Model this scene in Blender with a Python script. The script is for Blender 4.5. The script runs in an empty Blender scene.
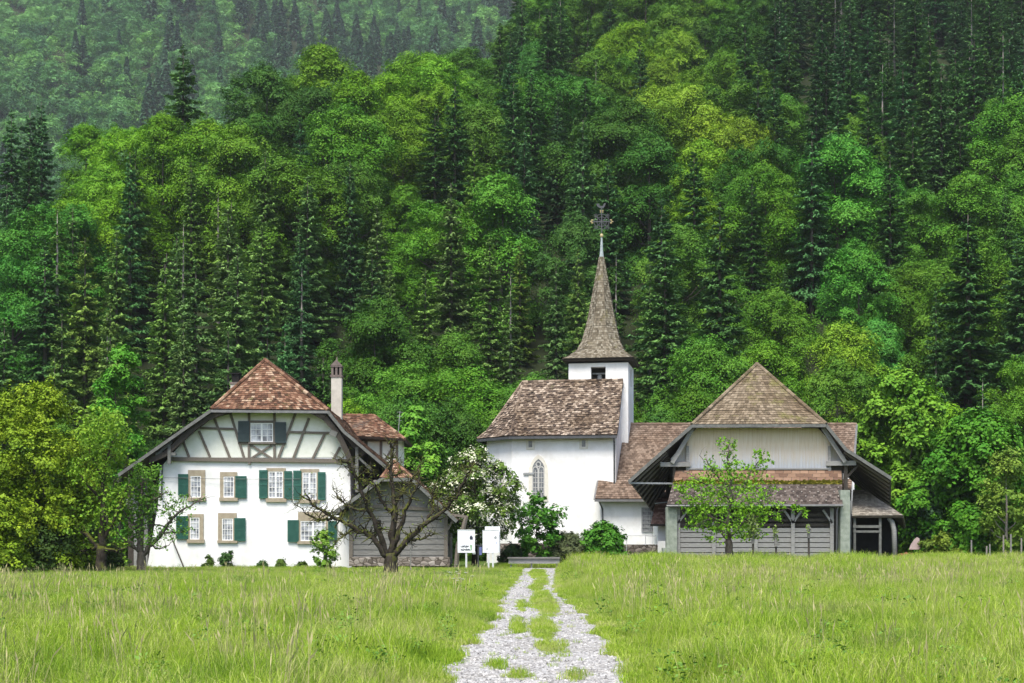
import bpy, math, random
import numpy as np
from mathutils import Vector, Matrix
R = math.radians
rng = np.random.default_rng(7)
random.seed(7)
scn = bpy.context.scene
COL = scn.collection
F = 1422.2; CX = 512.0; HZ = 536.0; EYE = 1.8

def P(u, v, Y):
    return Vector(((u-CX)*Y/F, Y, EYE+(HZ-v)*Y/F))
def PX(u, Y): return (u-CX)*Y/F
def PZ(v, Y): return EYE+(HZ-v)*Y/F

# ------------------------------------------------------------------ materials
def new_mat(name):
    m = bpy.data.materials.new(name); m.use_nodes = True
    nt = m.node_tree; nt.nodes.clear()
    return m, nt
def N(nt, t, **kw):
    n = nt.nodes.new(t)
    for k, v in kw.items():
        if k.startswith('_'): setattr(n, k[1:], v)
        else:
            key = int(k[1:]) if k[0] == 'i' and k[1:].isdigit() else k.replace('_', ' ')
            n.inputs[key].default_value = v
    return n
def L(nt, a, ao, b, bi): nt.links.new(a.outputs[ao], b.inputs[bi])
def ramp(nt, stops, interp='LINEAR'):
    n = nt.nodes.new('ShaderNodeValToRGB'); cr = n.color_ramp; cr.interpolation = interp
    while len(cr.elements) < len(stops): cr.elements.new(0.5)
    for e, (p, c) in zip(cr.elements, stops):
        e.position = p; e.color = (c[0], c[1], c[2], 1)
    return n
def finish(nt, col, rough=0.8, spec=0.3, bump=None, bstr=0.3, bdist=0.02, trans=0.0):
    out = N(nt, 'ShaderNodeOutputMaterial')
    b = N(nt, 'ShaderNodeBsdfPrincipled', Roughness=rough)
    b.inputs['Specular IOR Level'].default_value = spec
    L(nt, *col, b, 'Base Color')
    if bump is not None:
        bm = N(nt, 'ShaderNodeBump', Strength=bstr, Distance=bdist)
        L(nt, *bump, bm, 'Height'); L(nt, bm, 'Normal', b, 'Normal')
    if trans > 0:
        t = N(nt, 'ShaderNodeBsdfTranslucent'); L(nt, *col, t, 'Color')
        mx = N(nt, 'ShaderNodeMixShader', i0=trans)
        L(nt, b, 0, mx, 1); L(nt, t, 0, mx, 2); L(nt, mx, 0, out, 0)
    else: L(nt, b, 0, out, 0)
def pos(nt):
    return N(nt, 'ShaderNodeNewGeometry')
def noise_mat(name, stops, scale=3.0, detail=6, rough=0.85, spec=0.2, stretch=(1,1,1), bstr=0.3, bdist=0.02, scale2=None, mixamt=0.35, stops2=None):
    m, nt = new_mat(name)
    g = pos(nt); mp = N(nt, 'ShaderNodeMapping', Scale=stretch); L(nt, g, 'Position', mp, 'Vector')
    n = N(nt, 'ShaderNodeTexNoise', Scale=scale, Detail=detail, Roughness=0.65); L(nt, mp, 0, n, 'Vector')
    r = ramp(nt, stops); L(nt, n, 0, r, 0)
    col = (r, 0)
    if stops2:
        n2 = N(nt, 'ShaderNodeTexNoise', Scale=scale2 or scale*.2, Detail=5, Roughness=0.6); L(nt, g, 'Position', n2, 'Vector')
        r2 = ramp(nt, stops2); L(nt, n2, 0, r2, 0)
        mx = N(nt, 'ShaderNodeMix', _data_type='RGBA', _blend_type='MULTIPLY'); mx.inputs[0].default_value = 1.0
        L(nt, r, 0, mx, 6); L(nt, r2, 0, mx, 7); col = (mx, 2)
    finish(nt, col, rough, spec, (n, 0), bstr, bdist)
    return m

def hexc(r, g, b):
    f = lambda c: ((c/255+0.055)/1.055)**2.4 if c/255 > 0.04045 else c/255/12.92
    return (f(r), f(g), f(b))

M = {}
W1 = (1, 1, 1)
M['plaster'] = noise_mat('white_plaster', [(0.3, (.74,.745,.74)), (0.7, (.83,.83,.82))], 2.0, 8, .9, .1, (1,1,.6), .25, .03,
                         .9, .3, [(0.33, (.87,.865,.84)), (0.55, W1)])
M['plaster_church'] = noise_mat('church_plaster', [(0.25, (.72,.715,.69)), (0.75, (.84,.835,.82))], 1.6, 8, .9, .1, (1,1,.5), .3, .03,
                         .7, .3, [(0.33, (.87,.855,.825)), (0.55, W1)])
M['panel'] = noise_mat('cream_infill', [(0.3, (.66,.68,.58)), (0.7, (.76,.77,.70))], 3.0, 6, .9, .1)
M['timber'] = noise_mat('grey_timber', [(0.3, (.10,.085,.07)), (0.7, (.20,.175,.145))], 6, 6, .85, .2, (3,3,3))
M['darkwood'] = noise_mat('dark_weathered_wood', [(0.3, (.035,.030,.026)), (0.7, (.085,.074,.062))], 5, 6, .9, .15, (5,5,1))
M['deck'] = noise_mat('roof_boarding', [(0.3, (.045,.036,.030)), (0.7, (.10,.082,.068))], 4, 6, .9, .15, (1,4,1))
M['greywood'] = noise_mat('silvery_boards', [(0.25, (.14,.138,.13)), (0.5, (.24,.238,.23)), (0.75, (.34,.338,.33))], 5, 8, .9, .15, (.6,.6,9), .3, .01)
M['shedwood'] = noise_mat('pale_shed_boards', [(0.25, (.11,.105,.095)), (0.75, (.25,.243,.23))], 4, 8, .9, .15, (.7,.7,7), .3, .01)
M['stone'] = noise_mat('sandstone_frame', [(0.3, (.27,.225,.16)), (0.7, (.38,.33,.245))], 5, 6, .85, .2)
M['palestone'] = noise_mat('pale_stone', [(0.3, (.55,.52,.44)), (0.7, (.68,.65,.57))], 4, 6, .85, .2)
M['shutter'] = noise_mat('green_shutter_paint', [(0.3, (.016,.085,.062)), (0.7, (.028,.115,.085))], 3, 5, .5, .4)
M['shutter_dark'] = noise_mat('dark_shutter_paint', [(0.3, (.022,.040,.042)), (0.7, (.036,.058,.058))], 3, 5, .5, .4)
M['tracery'] = noise_mat('grey_tracery', [(0.3, (.36,.355,.33)), (0.7, (.50,.49,.46))], 5, 4, .8, .2)
M['sash'] = noise_mat('white_sash', [(0.3, (.72,.72,.70)), (0.7, (.80,.80,.78))], 5, 4, .5, .4)
M['metal'] = noise_mat('grey_metal', [(0.3, (.20,.21,.21)), (0.7, (.32,.33,.33))], 3, 4, .5, .5)
M['darkmetal'] = noise_mat('dark_iron', [(0.3, (.03,.033,.036)), (0.7, (.07,.072,.075))], 6, 4, .5, .5)
M['gutter'] = noise_mat('gutter_zinc', [(0.3, (.10,.10,.10)), (0.7, (.18,.18,.175))], 3, 4, .5, .5)
M['lead'] = noise_mat('lead_sheet', [(0.3, (.22,.27,.27)), (0.7, (.36,.40,.40))], 4, 5, .55, .5)
M['gold'] = noise_mat('gilded_metal', [(0.3, (.30,.24,.11)), (0.7, (.48,.40,.20))], 6, 4, .45, .6)
M['fascia'] = noise_mat('grey_fascia', [(0.3, (.085,.088,.082)), (0.7, (.17,.172,.16))], 5, 6, .85, .2)
M['greenpost'] = noise_mat('lichened_concrete', [(0.3, (.17,.20,.16)), (0.7, (.30,.33,.28))], 4, 6, .9, .15)
M['steel'] = noise_mat('bright_steel', [(0.3, (.45,.46,.46)), (0.7, (.60,.61,.61))], 3, 3, .4, .5)
M['board_white'] = noise_mat('enamel_white', [(0.3, (.74,.76,.78)), (0.7, (.82,.83,.84))], 2, 3, .35, .4)
M['ink'] = noise_mat('dark_print', [(0.3, (.025,.03,.05)), (0.7, (.05,.055,.08))], 9, 3, .5, .3)
M['blueprint'] = noise_mat('blue_print', [(0.3, (.10,.13,.35)), (0.7, (.2,.22,.5))], 9, 3, .5, .3)
M['greenprint'] = noise_mat('green_print', [(0.3, (.18,.30,.18)), (0.7, (.3,.45,.3))], 9, 3, .5, .3)
M['rust'] = noise_mat('rust_red_paint', [(0.3, (.16,.045,.03)), (0.7, (.30,.10,.07))], 5, 6, .8, .2)
M['pinktarp'] = noise_mat('faded_pink_cover', [(0.3, (.30,.22,.21)), (0.7, (.42,.33,.31))], 3, 5, .6, .3)
M['concrete'] = noise_mat('pale_render', [(0.3, (.38,.36,.31)), (0.7, (.53,.50,.44))], 3, 6, .9, .15)
M['soot'] = noise_mat('sooty_brick', [(0.3, (.10,.085,.08)), (0.7, (.2,.16,.14))], 5, 6, .9, .15)
M['bark'] = noise_mat('bark', [(0.3, (.05,.042,.034)), (0.7, (.15,.13,.11))], 6, 8, .95, .1, (3,3,.6), .8, .05)
M['palebark'] = noise_mat('pale_bark', [(0.3, (.13,.115,.10)), (0.7, (.30,.275,.245))], 5, 8, .95, .1, (3,3,.6), .7, .04)
M['blackvoid'] = noise_mat('dark_interior', [(0.3, (.012,.012,.012)), (0.7, (.022,.021,.02))], 2, 2, .9, .1)
M['vboards'] = None

def boards_mat():   # vertical boarding, cream above, weathered silver where rain reaches: a real stain with its own ragged edge
    m, nt = new_mat('cream_vertical_boards')
    g = pos(nt)
    mp = N(nt, 'ShaderNodeMapping', Scale=(6, 1, .35)); L(nt, g, 'Position', mp, 'Vector')
    n = N(nt, 'ShaderNodeTexNoise', Scale=2.5, Detail=7, Roughness=.6); L(nt, mp, 0, n, 'Vector')
    r = ramp(nt, [(0.25, (.50,.41,.29)), (0.75, (.80,.70,.55))]); L(nt, n, 0, r, 0)
    r2 = ramp(nt, [(0.25, (.26,.28,.31)), (0.75, (.45,.47,.50))]); L(nt, n, 0, r2, 0)
    sx = N(nt, 'ShaderNodeSeparateXYZ'); L(nt, g, 'Position', sx, 0)
    mr = N(nt, 'ShaderNodeMapRange'); mr.inputs[1].default_value = PZ(467, 85); mr.inputs[2].default_value = PZ(444, 85)
    mr.inputs[3].default_value = 1.0; mr.inputs[4].default_value = 0.0
    L(nt, sx, 2, mr, 0)
    ad = N(nt, 'ShaderNodeMath', _operation='MULTIPLY_ADD', i1=1.4, i2=-.65); L(nt, n, 0, ad, 0)
    a2 = N(nt, 'ShaderNodeMath', _operation='ADD', _use_clamp=True); L(nt, mr, 0, a2, 0); L(nt, ad, 0, a2, 1)
    mx = N(nt, 'ShaderNodeMix', _data_type='RGBA'); L(nt, a2, 0, mx, 0); L(nt, r, 0, mx, 6); L(nt, r2, 0, mx, 7)
    finish(nt, (mx, 2), .85, .15, (n, 0), .3, .01)
    return m
M['vboards'] = boards_mat()

def tile_mat(name, stops, lichen=None, lscale=1.2, lth=(.52,.62), patch=None):
    m, nt = new_mat(name)
    g = pos(nt)
    at = N(nt, 'ShaderNodeAttribute', _attribute_name='rnd')
    n = N(nt, 'ShaderNodeTexNoise', Scale=7.0, Detail=5, Roughness=.7); L(nt, g, 'Position', n, 'Vector')
    ad = N(nt, 'ShaderNodeMath', _operation='MULTIPLY_ADD', i1=.55, i2=-.275); L(nt, n, 0, ad, 0)
    a2 = N(nt, 'ShaderNodeMath', _operation='ADD', _use_clamp=True); L(nt, at, 'Fac', a2, 0); L(nt, ad, 0, a2, 1)
    r = ramp(nt, stops); L(nt, a2, 0, r, 0)
    col = (r, 0)
    if patch:
        np_ = N(nt, 'ShaderNodeTexNoise', Scale=.55, Detail=4, Roughness=.6); L(nt, g, 'Position', np_, 'Vector')
        rp = ramp(nt, [(0.35, patch), (0.6, W1)]); L(nt, np_, 0, rp, 0)
        mm = N(nt, 'ShaderNodeMix', _data_type='RGBA', _blend_type='MULTIPLY'); mm.inputs[0].default_value = 1
        L(nt, *col, mm, 6); L(nt, rp, 0, mm, 7); col = (mm, 2)
    if lichen:
        nl = N(nt, 'ShaderNodeTexNoise', Scale=lscale, Detail=8, Roughness=.75); L(nt, g, 'Position', nl, 'Vector')
        rl = ramp(nt, [(lth[0], (0,0,0)), (lth[1], W1)]); L(nt, nl, 0, rl, 0)
        mx = N(nt, 'ShaderNodeMix', _data_type='RGBA'); L(nt, rl, 0, mx, 0); L(nt, *col, mx, 6); mx.inputs[7].default_value = (*lichen, 1)
        col = (mx, 2)
    finish(nt, col, .9, .15, (n, 0), .4, .02)
    return m
M['tile_house'] = tile_mat('farmhouse_tiles', [(0.0, (.050,.030,.020)), (0.3, (.105,.052,.032)), (0.6, (.165,.085,.052)), (0.85, (.255,.155,.10)), (1, (.36,.265,.185))], (.13,.115,.05), 1.6, (.55,.70))
M['tile_church'] = tile_mat('church_tiles', [(0.0, (.06,.046,.038)), (0.3, (.115,.084,.062)), (0.55, (.175,.132,.098)), (0.8, (.265,.208,.158)), (1, (.40,.33,.26))], (.13,.12,.07), 1.6, (.60,.72), (.62,.58,.52))
M['tile_annex'] = tile_mat('annex_tiles', [(0.0, (.10,.072,.053)), (0.5, (.17,.124,.092)), (1, (.25,.19,.145))], (.10,.085,.06), 1.2, (.60,.75), (.75,.70,.66))
M['tile_barn'] = tile_mat('barn_tiles', [(0.0, (.10,.078,.052)), (0.5, (.175,.138,.094)), (1, (.26,.21,.15))], (.16,.15,.05), .8, (.54,.68), (.7,.66,.6))
M['tile_porch'] = tile_mat('porch_tiles', [(0.0, (.14,.075,.055)), (0.5, (.24,.14,.105)), (1, (.32,.21,.16))])
M['tile_dark'] = tile_mat('leanto_tiles', [(0.0, (.045,.036,.032)), (0.5, (.085,.068,.058)), (1, (.14,.115,.10))], (.30,.25,.21), 5.0, (.60,.70))
M['tile_rust'] = tile_mat('rusty_boards', [(0.0, (.11,.065,.045)), (0.5, (.17,.105,.07)), (1, (.24,.155,.105))])
M['tile_moss'] = tile_mat('moss', [(0.0, (.13,.13,.014)), (0.5, (.24,.22,.03)), (1, (.34,.29,.06))])
M['tile_grey'] = tile_mat('shed_roof_tiles', [(0.0, (.16,.14,.115)), (0.5, (.25,.225,.185)), (1, (.34,.31,.26))])
M['shingle'] = tile_mat('spire_shingles', [(0.0, (.085,.070,.048)), (0.5, (.165,.14,.10)), (1, (.26,.235,.18))], (.15,.135,.05), .9, (.56,.70))
M['snowguard'] = noise_mat('pale_metal', [(0.3, (.34,.29,.26)), (0.7, (.46,.41,.37))], 3, 3, .4, .5)

def glass_mat():
    m, nt = new_mat('window_glass')
    g = pos(nt)
    n = N(nt, 'ShaderNodeTexNoise', Scale=1.7, Detail=3); L(nt, g, 'Position', n, 'Vector')
    r = ramp(nt, [(0.38, (.10,.11,.13)), (0.52, (.34,.36,.40)), (0.65, (.55,.57,.60))]); L(nt, n, 0, r, 0)
    finish(nt, (r, 0), .12, .6)
    return m
M['glass'] = glass_mat()
M['church_glass'] = noise_mat('leaded_glass', [(0.3, (.08,.085,.09)), (0.7, (.24,.25,.26))], 6, 3, .25, .5)

def stonewall_mat():
    m, nt = new_mat('rubble_stone')
    g = pos(nt)
    mp = N(nt, 'ShaderNodeMapping', Scale=(1, 1, 1.6)); L(nt, g, 'Position', mp, 'Vector')
    v = N(nt, 'ShaderNodeTexVoronoi', Scale=3.2); L(nt, mp, 0, v, 'Vector')
    v2 = N(nt, 'ShaderNodeTexVoronoi', Scale=3.2, _feature='DISTANCE_TO_EDGE'); L(nt, mp, 0, v2, 'Vector')
    sp = N(nt, 'ShaderNodeSeparateXYZ'); L(nt, v, 'Color', sp, 0)
    r = ramp(nt, [(0.0, (.09,.075,.062)), (0.5, (.20,.17,.145)), (1, (.36,.32,.285))]); L(nt, sp, 0, r, 0)
    r2 = ramp(nt, [(0.0, (.25,.23,.2)), (0.09, W1)]); L(nt, v2, 0, r2, 0)
    mx = N(nt, 'ShaderNodeMix', _data_type='RGBA', _blend_type='MULTIPLY'); mx.inputs[0].default_value = 1
    L(nt, r, 0, mx, 6); L(nt, r2, 0, mx, 7)
    finish(nt, (mx, 2), .9, .15, (v2, 0), .8, .06)
    return m
M['rubble'] = stonewall_mat()

def leaf_mat(name, trans=.3, rough=.55, spec=.25, hue=.022, vlo=.80, vhi=1.20):
    m, nt = new_mat(name)
    oi = N(nt, 'ShaderNodeObjectInfo')
    at = N(nt, 'ShaderNodeAttribute', _attribute_name='rnd')
    hs = N(nt, 'ShaderNodeHueSaturation')
    mh = N(nt, 'ShaderNodeMapRange'); mh.inputs[3].default_value = .5-hue; mh.inputs[4].default_value = .5+hue*.6; L(nt, at, 'Fac', mh, 0)
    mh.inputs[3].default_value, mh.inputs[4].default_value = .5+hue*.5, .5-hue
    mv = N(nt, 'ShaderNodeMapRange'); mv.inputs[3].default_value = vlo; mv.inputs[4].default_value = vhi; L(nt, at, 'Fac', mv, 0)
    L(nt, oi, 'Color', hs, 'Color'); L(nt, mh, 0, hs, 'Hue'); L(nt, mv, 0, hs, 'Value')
    finish(nt, (hs, 0), rough, spec, trans=trans)
    return m
M['leaf'] = leaf_mat('leaves', .10, .6, .12)
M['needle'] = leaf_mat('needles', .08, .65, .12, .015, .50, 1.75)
M['blossom'] = noise_mat('white_blossom', [(0.3, (.50,.52,.34)), (0.7, (.74,.74,.58))], 3, 3, .7, .2)

def grass_mat():
    m, nt = new_mat('meadow_grass')
    g = pos(nt)
    at = N(nt, 'ShaderNodeAttribute', _attribute_name='rnd')
    n = N(nt, 'ShaderNodeTexNoise', Scale=.28, Detail=7, Roughness=.62); L(nt, g, 'Position', n, 'Vector')
    n2 = N(nt, 'ShaderNodeTexNoise', Scale=1.6, Detail=4, Roughness=.6); L(nt, g, 'Position', n2, 'Vector')
    a = N(nt, 'ShaderNodeMath', _operation='MULTIPLY_ADD', i1=.75); L(nt, at, 'Fac', a, 0)
    b = N(nt, 'ShaderNodeMath', _operation='MULTIPLY_ADD', i1=1.7); L(nt, n, 0, b, 0); b.inputs[2].default_value = -.95
    c = N(nt, 'ShaderNodeMath', _operation='MULTIPLY_ADD', i1=.65); L(nt, n2, 0, c, 0); L(nt, b, 0, c, 2)
    L(nt, c, 0, a, 2)
    r = ramp(nt, [(0.0, (.075,.165,.016)), (0.28, (.165,.29,.018)), (0.5, (.27,.41,.026)), (0.75, (.36,.47,.055)), (1, (.48,.49,.19))]); L(nt, a, 0, r, 0)
    n3 = N(nt, 'ShaderNodeTexNoise', Scale=.42, Detail=6, Roughness=.7); L(nt, g, 'Position', n3, 'Vector')
    d = N(nt, 'ShaderNodeMath', _operation='MULTIPLY_ADD', i1=.35); L(nt, at, 'Fac', d, 0); L(nt, n3, 0, d, 2)
    r3 = ramp(nt, [(0.68, (0,0,0)), (0.86, (.75,.75,.75))]); L(nt, d, 0, r3, 0)
    mx = N(nt, 'ShaderNodeMix', _data_type='RGBA'); L(nt, r3, 0, mx, 0); L(nt, r, 0, mx, 6); mx.inputs[7].default_value = (.44, .41, .19, 1)
    finish(nt, (mx, 2), .6, .2, trans=.35)
    return m
M['grass'] = grass_mat()
M['herb'] = noise_mat('herb_leaf', [(0.3, (.075,.170,.022)), (0.7, (.15,.27,.035))], .8, 5, .6, .2)
M['seed'] = noise_mat('seed_heads', [(0.3, (.24,.23,.10)), (0.7, (.40,.36,.19))], 2, 4, .8, .1)
M['white_petal'] = noise_mat('white_petals', [(0.3, (.70,.70,.62)), (0.7, (.82,.82,.76))], 3, 3, .7, .2)

def ground_mat():
    m, nt = new_mat('meadow_soil')
    g = pos(nt)
    n = N(nt, 'ShaderNodeTexNoise', Scale=.6, Detail=9, Roughness=.65); L(nt, g, 'Position', n, 'Vector')
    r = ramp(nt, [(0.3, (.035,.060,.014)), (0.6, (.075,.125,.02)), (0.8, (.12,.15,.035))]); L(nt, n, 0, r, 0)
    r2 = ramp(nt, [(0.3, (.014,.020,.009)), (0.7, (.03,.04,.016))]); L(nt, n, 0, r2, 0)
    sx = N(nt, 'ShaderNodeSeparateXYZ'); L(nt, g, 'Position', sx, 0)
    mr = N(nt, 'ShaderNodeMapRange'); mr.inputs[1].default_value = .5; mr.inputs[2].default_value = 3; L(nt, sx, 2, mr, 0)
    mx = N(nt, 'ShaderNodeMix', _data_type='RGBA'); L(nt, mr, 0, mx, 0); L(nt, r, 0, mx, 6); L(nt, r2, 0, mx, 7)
    finish(nt, (mx, 2), .95, .1, (n, 0), .5, .05)
    return m
M['ground'] = ground_mat()

def gravel_mat():
    m, nt = new_mat('gravel_track')
    g = pos(nt)
    v = N(nt, 'ShaderNodeTexVoronoi', Scale=26); L(nt, g, 'Position', v, 'Vector')
    sp = N(nt, 'ShaderNodeSeparateXYZ'); L(nt, v, 'Color', sp, 0)
    r = ramp(nt, [(0.0, (.14,.135,.13)), (0.35, (.29,.282,.27)), (0.7, (.41,.402,.39)), (1, (.55,.542,.53))]); L(nt, sp, 0, r, 0)
    n = N(nt, 'ShaderNodeTexNoise', Scale=1.3, Detail=8, Roughness=.7); L(nt, g, 'Position', n, 'Vector')
    r2 = ramp(nt, [(0.35, (.74,.72,.68)), (0.58, W1)]); L(nt, n, 0, r2, 0)
    mx = N(nt, 'ShaderNodeMix', _data_type='RGBA', _blend_type='MULTIPLY'); mx.inputs[0].default_value = 1
    L(nt, r, 0, mx, 6); L(nt, r2, 0, mx, 7)
    finish(nt, (mx, 2), .9, .2, (v, 0), .7, .03)
    return m
M['gravel'] = gravel_mat()
def mossbark_mat():
    m, nt = new_mat('mossy_bark')
    g = pos(nt)
    n = N(nt, 'ShaderNodeTexNoise', Scale=5, Detail=8, Roughness=.7); L(nt, g, 'Position', n, 'Vector')
    r = ramp(nt, [(0.3, (.016,.013,.010)), (0.7, (.060,.050,.040))]); L(nt, n, 0, r, 0)
    n2 = N(nt, 'ShaderNodeTexNoise', Scale=2.3, Detail=6, Roughness=.7); L(nt, g, 'Position', n2, 'Vector')
    sx = N(nt, 'ShaderNodeSeparateXYZ'); L(nt, g, 'Normal', sx, 0)
    a = N(nt, 'ShaderNodeMath', _operation='MULTIPLY_ADD', i1=.25); L(nt, sx, 2, a, 0); L(nt, n2, 0, a, 2)
    rm = ramp(nt, [(0.54, (0,0,0)), (0.68, W1)]); L(nt, a, 0, rm, 0)
    mx = N(nt, 'ShaderNodeMix', _data_type='RGBA'); L(nt, rm, 0, mx, 0); L(nt, r, 0, mx, 6); mx.inputs[7].default_value = (.085,.095,.016, 1)
    finish(nt, (mx, 2), .95, .1, (n, 0), .8, .04)
    return m
M['mossbark'] = mossbark_mat()

# ------------------------------------------------------------------ mesh builder
class MB:
    def __init__(s): s.v = []; s.f = []; s.m = []; s.r = []
    def face(s, pts, mi=0, rnd=.5):
        k = len(s.v); s.v += [tuple(p) for p in pts]; s.f.append(tuple(range(k, k+len(pts)))); s.m.append(mi); s.r.append(rnd)
    def poly(s, verts, faces, mi=0, rnd=.5):
        k = len(s.v); s.v += [tuple(p) for p in verts]
        for f in faces: s.f.append(tuple(k+i for i in f)); s.m.append(mi); s.r.append(rnd)
    def hexa(s, a, b, mi=0, rnd=.5):        # two matching quads -> closed solid
        n = len(a)
        fs = [tuple(range(n-1, -1, -1)), tuple(range(n, 2*n))] + [(i, (i+1) % n, n+(i+1) % n, n+i) for i in range(n)]
        s.poly(list(a)+list(b), fs, mi, rnd)
    def box(s, lo, hi, mi=0, rnd=.5):
        x0,y0,z0 = lo; x1,y1,z1 = hi
        s.hexa([(x0,y0,z0),(x1,y0,z0),(x1,y1,z0),(x0,y1,z0)], [(x0,y0,z1),(x1,y0,z1),(x1,y1,z1),(x0,y1,z1)], mi, rnd)
    def pbox(s, u0, v0, u1, v1, Y, d, mi=0):    # a box facing the meadow
        a = P(u0, v1, Y); b = P(u1, v0, Y)
        s.box((min(a.x,b.x), Y, min(a.z,b.z)), (max(a.x,b.x), Y+d, max(a.z,b.z)), mi)
    def prism(s, pts, off, mi=0, rnd=.5):       # polygon swept by a vector
        off = Vector(off); s.hexa(pts, [Vector(p)+off for p in pts], mi, rnd)
    def bar(s, a, b, w, d, mi=0, up=None):      # rectangular bar between two points
        a = Vector(a); b = Vector(b); t = (b-a).normalized()
        yv = Vector((0,1,0)) if up is None else Vector(up)
        if abs(t.dot(yv)) > .95: yv = Vector((1,0,0))
        n = t.cross(yv).normalized(); y = n.cross(t).normalized()
        q = lambda c: [c+n*w/2+y*d/2, c+n*w/2-y*d/2, c-n*w/2-y*d/2, c-n*w/2+y*d/2]
        s.hexa(q(a), q(b), mi)
    def tube(s, pts, rad, n=8, mi=0, cap=True, wob=0):
        pts = [Vector(p) for p in pts]; rings = []; k0 = len(s.v)
        prev = None
        for i, p in enumerate(pts):
            t = (pts[min(i+1, len(pts)-1)]-pts[max(i-1, 0)]).normalized()
            if prev is None: x = t.orthogonal().normalized()
            else:
                x = prev-t*prev.dot(t)
                x = x.normalized() if x.length > 1e-6 else t.orthogonal().normalized()
            prev = x; y = t.cross(x); r = rad[i] if hasattr(rad, '__len__') else rad
            for k in range(n):
                a = 2*math.pi*k/n; rr = r*(1+wob*(random.random()-.5))
                s.v.append(tuple(p+x*math.cos(a)*rr+y*math.sin(a)*rr))
        for i in range(len(pts)-1):
            for k in range(n):
                s.f.append((k0+i*n+k, k0+i*n+(k+1) % n, k0+(i+1)*n+(k+1) % n, k0+(i+1)*n+k)); s.m.append(mi); s.r.append(.5)
        if cap:
            s.f.append(tuple(k0+k for k in range(n-1, -1, -1))); s.m.append(mi); s.r.append(.5)
            e = k0+(len(pts)-1)*n; s.f.append(tuple(e+k for k in range(n))); s.m.append(mi); s.r.append(.5)
    def tiles(s, p00, p10, p11, p01, w=.2, e=.19, mi=0, th=.03, deck=.14, dmi=1, jit=.3, rlo=0., rhi=1., rows=None):
        p00,p10,p11,p01 = (Vector(p) for p in (p00,p10,p11,p01))
        n = ((p10-p00).cross(p01-p00)); 
        if n.length < 1e-6: n = (p11-p10).cross(p01-p10)
        n.normalize()
        if deck: s.hexa([p00-n*deck, p10-n*deck, p11-n*deck, p01-n*deck], [p00, p10, p11, p01], dmi)
        up = ((p01+p11)-(p00+p10))*.5; H = up.length; nr = max(1, round(H/e))
        for i in range(nr):
            t0 = i/nr; t1 = min(1.0, (i+1.35)/nr)
            a0 = p00.lerp(p01, t0); b0 = p10.lerp(p11, t0); a1 = p00.lerp(p01, t1); b1 = p10.lerp(p11, t1)
            wid = (b0-a0).length; nc = max(1, round(wid/w)); sh = .5 if i % 2 else 0
            cuts = [0.0]+[(k+sh)/nc for k in range(1 if not sh else 0, nc)]+[1.0]
            cuts = sorted(set(min(max(c, 0), 1) for c in cuts))
            rowj = random.uniform(-.25, .25)*th
            for c0, c1 in zip(cuts[:-1], cuts[1:]):
                if (c1-c0)*wid < .015: continue
                j = random.uniform(-jit, jit)*th; sl = random.uniform(-jit, jit)*e*.12
                g = .03*(c1-c0)
                q0 = a0.lerp(b0, c0+g)+up.normalized()*sl*(1 if i else 0); q1 = a0.lerp(b0, c1-g)+up.normalized()*sl*(1 if i else 0)
                q2 = a1.lerp(b1, c1-g); q3 = a1.lerp(b1, c0+g)
                h0 = n*(th*1.5+j+rowj); h1 = n*(th*.45+j*.4)
                jl = random.uniform(-jit, jit)*th*.6
                rv = random.random()*(rhi-rlo)+rlo
                k = len(s.v)
                s.v += [tuple(q0+h0+n*jl), tuple(q1+h0-n*jl), tuple(q2+h1), tuple(q3+h1), tuple(q0+n*.002), tuple(q1+n*.002)]
                s.f += [(k, k+1, k+2, k+3), (k+4, k+5, k+1, k)]; s.m += [mi, mi]; s.r += [rv, rv*.8]
    def caps(s, p, q, r=.13, mi=0, step=.36):
        p = Vector(p); q = Vector(q); n = max(1, round((q-p).length/step))
        for i in range(n):
            a = p.lerp(q, i/n); b = p.lerp(q, (i+1.12)/n); k = len(s.f)
            s.tube([a, b], [r*1.08, r*.92], 8, mi)
            rv = random.random()
            for z in range(k, len(s.r)): s.r[z] = rv
    def mesh(s, name, mats, org=(0,0,0), smooth=False):
        me = bpy.data.meshes.new(name)
        o = Vector(org)
        me.from_pydata([(x-o.x, y-o.y, z-o.z) for x, y, z in s.v], [], s.f)
        for m in mats: me.materials.append(m)
        me.polygons.foreach_set('material_index', s.m)
        a = me.attributes.new('rnd', 'FLOAT', 'FACE'); a.data.foreach_set('value', s.r)
        if smooth: me.polygons.foreach_set('use_smooth', [True]*len(s.f))
        me.update(); return me

def obj(name, data, parent=None):
    o = bpy.data.objects.new(name, data); COL.objects.link(o)
    if parent: o.parent = parent
    return o
ROOT = {}
def thing(name, loc, label, cat, group=None):
    o = bpy.data.objects.new(name, None); COL.objects.link(o); o.location = loc; o.empty_display_size = .3
    o['label'] = label; o['category'] = cat
    if group: o['group'] = group
    ROOT[o.name] = Vector(loc); return o
def top(o):
    while o.parent: o = o.parent
    return o
def part(name, mb, mats, parent, label=None, smooth=False):
    if not isinstance(mats, (list, tuple)): mats = [mats]
    o = obj(name, mb.mesh(name, mats, ROOT[top(parent).name], smooth), parent)
    if label: o['label'] = label
    return o
def solo(name, mb, mats, loc, label, cat, group=None, smooth=False, kind=None):
    if not isinstance(mats, (list, tuple)): mats = [mats]
    o = obj(name, mb.mesh(name, mats, loc, smooth)); o.location = loc
    if label: o['label'] = label
    if cat: o['category'] = cat
    if group: o['group'] = group
    if kind: o['kind'] = kind
    return o

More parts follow.
